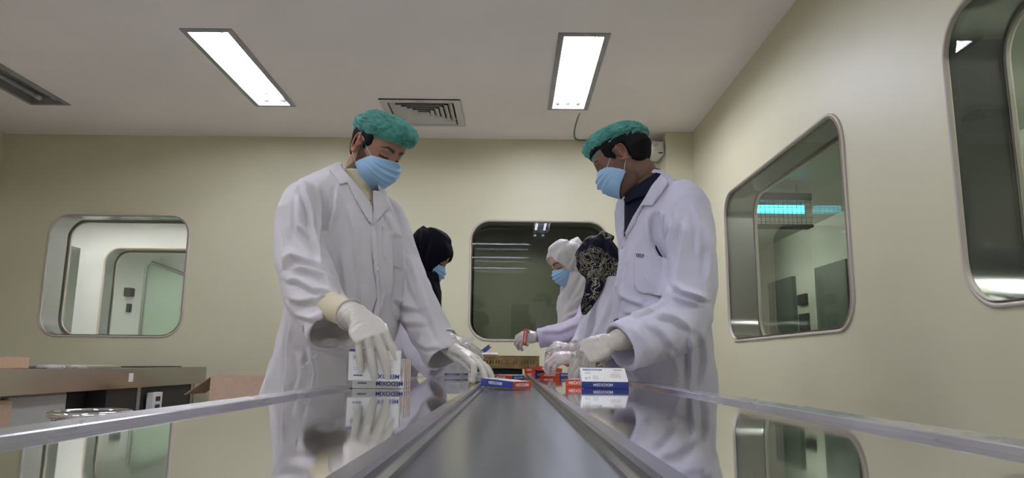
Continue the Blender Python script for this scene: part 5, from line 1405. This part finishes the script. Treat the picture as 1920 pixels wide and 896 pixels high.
# blister strip held by the patterned scarf woman's other hand
c = q(1042, 660, 3.12)
e = thing('blister_strip', c, 'small silver blister strip held above the red stacked cartons', 'blister strip')
bb = B().box((c.x - .045, 3.10, c.z - .012), (c.x + .03, 3.104, c.z + .014)); bb.V = [tuple(Matrix.Rotation(-.35, 3, 'Y') @ (Vector(v) - c) + c) for v in bb.V]; bb.build('foil', M['chrome'], e)
for i in range(3):
    cc = c + Vector((-.03 + i * .022, -.024 , .002 - (-.03 + i * .022) * -.35)); V, F = tube([cc + Vector((0, .004, 0)), cc + Vector((0, -.001, 0)), cc + Vector((0, -.003, 0))], [.007, .007, .004], 12); mk('blister', V, F, M['whiteplastic'], e, True)
c = q(880, 637, 3.0)
bb = B().box((c.x - .03, 2.999, c.z - .008), (c.x + .02, 3.001, c.z + .008)); bb.V = [tuple(Matrix.Rotation(-.2, 3, 'Y') @ (Vector(v) - c) + c) for v in bb.V]
tag(bb.build('paper_leaflet', M['boxwhite'], loc=c), 'white folded leaflet held in the glove of the person in the black scarf', 'leaflet')

# ------------------------------------------------------------------ perforated basket at the end of the belt
bx0, bx1, by0, by1, b0, b1 = -.215, .142, 3.62, 3.90, TZ + .035, 1.012
def slotw(x0, x1, n, z0, z1):
    return [rrect(x0 + (x1 - x0) * (i + .5) / n - .0025, x0 + (x1 - x0) * (i + .5) / n + .0025, z0, z1, .0024, 2) for i in range(n)]
e = thing('perforated_basket', (0, 3.76, TZ), 'bronze coloured steel basket with a row of upright slots across the belt end', 'basket')
t = .0015
sl = slotw(bx0 + .02, bx1 - .02, 22, b0 + .022, b0 + .042)
bb = B()
for yy in (by0, by0 + t): bb.add(*plate(rect(bx0, bx1, b0, b1), sl, lambda u, v: (u, yy, v)))
bb.build('front_panel', M['brass'], e)
bb = B()
for yy in (by1, by1 - t): bb.add(*plate(rect(bx0, bx1, b0, b1), sl, lambda u, v: (u, yy, v)))
bb.build('back_panel', M['brass'], e)
for xx in (bx0, bx1):
    sy = slotw(by0 + .02, by1 - .02, 16, b0 + .022, b0 + .042); bb = B()
    for dx in (0, t if xx < 0 else -t): bb.add(*plate(rect(by0, by1, b0, b1), sy, lambda u, v: (xx + dx, u, v)))
    bb.build('side_panel', M['brass'], e)
B().box((bx0, by0, b0), (bx1, by1, b0 + t)).build('bottom_panel', M['brass'], e)
V, F = tube([(bx0, by0, b1), (bx1, by0, b1), (bx1, by1, b1), (bx0, by1, b1)], .003, 8, closed=True); mk('wire_rim', V, F, M['brass'], e, True)
for xx in (bx0 + .045, bx1 - .055):
    for yy in (by0 + .01, by1 - .01): 
        V, F = tube([(xx, yy, b0 + .012), (xx, yy, TZ + .008)], [.016, .010], 4); mk('foot', V, F, M['brass'], e)
tag(B().box((-.13, 3.64, TZ + .0072), (.06, 3.88, TZ + .033), 0, .003).build('dark_gap_block', M['dark'], loc=(0, 3.76, TZ + .007)), 'black block standing in for the dark gap under the bronze basket', 'dark block')  # dark block put in for the shade of the gap under the basket
gb = 'cartons piled in the bronze basket'
rb = random.Random(5); k = 0
wordsx = ['first', 'second', 'third']; 
for lay in range(3):
    for i in range(3):
        carton('colour', (bx0 + .066 + i * .1265 - (.002 if i == 2 else 0) * 4, 3.70 + .0 * lay, b0 + .013 + lay * (BT + .001)), (-1, 0, 0), (0, 0, 1), 'carton in the bronze basket, ' + ['left', 'right', ''][i] + [' bottom', ' upper', ''][lay] + ' one behind the slots', gb) if i < 2 and lay < 2 else None
        k += 1
cz = b1 + .004
carton('colour', (-.155, 3.74, cz + .010), (.78, -.1, .62), (-.6, 0, .78), 'blue carton sticking up out of the left end of the basket')
carton('colour', (-.128, 3.66, cz - .001), (-1, -.1, 0), (0, -.15, 1), 'red sided carton lying on top of the basket fill beside the blue one')
carton('colour', (-.02, 3.76, b1 - .006), (-1, .1, 0), (0, 0, 1), 'white topped carton level with the basket rim')
for o in list(bpy.data.objects):
    if '_o' in o: del o['_o']
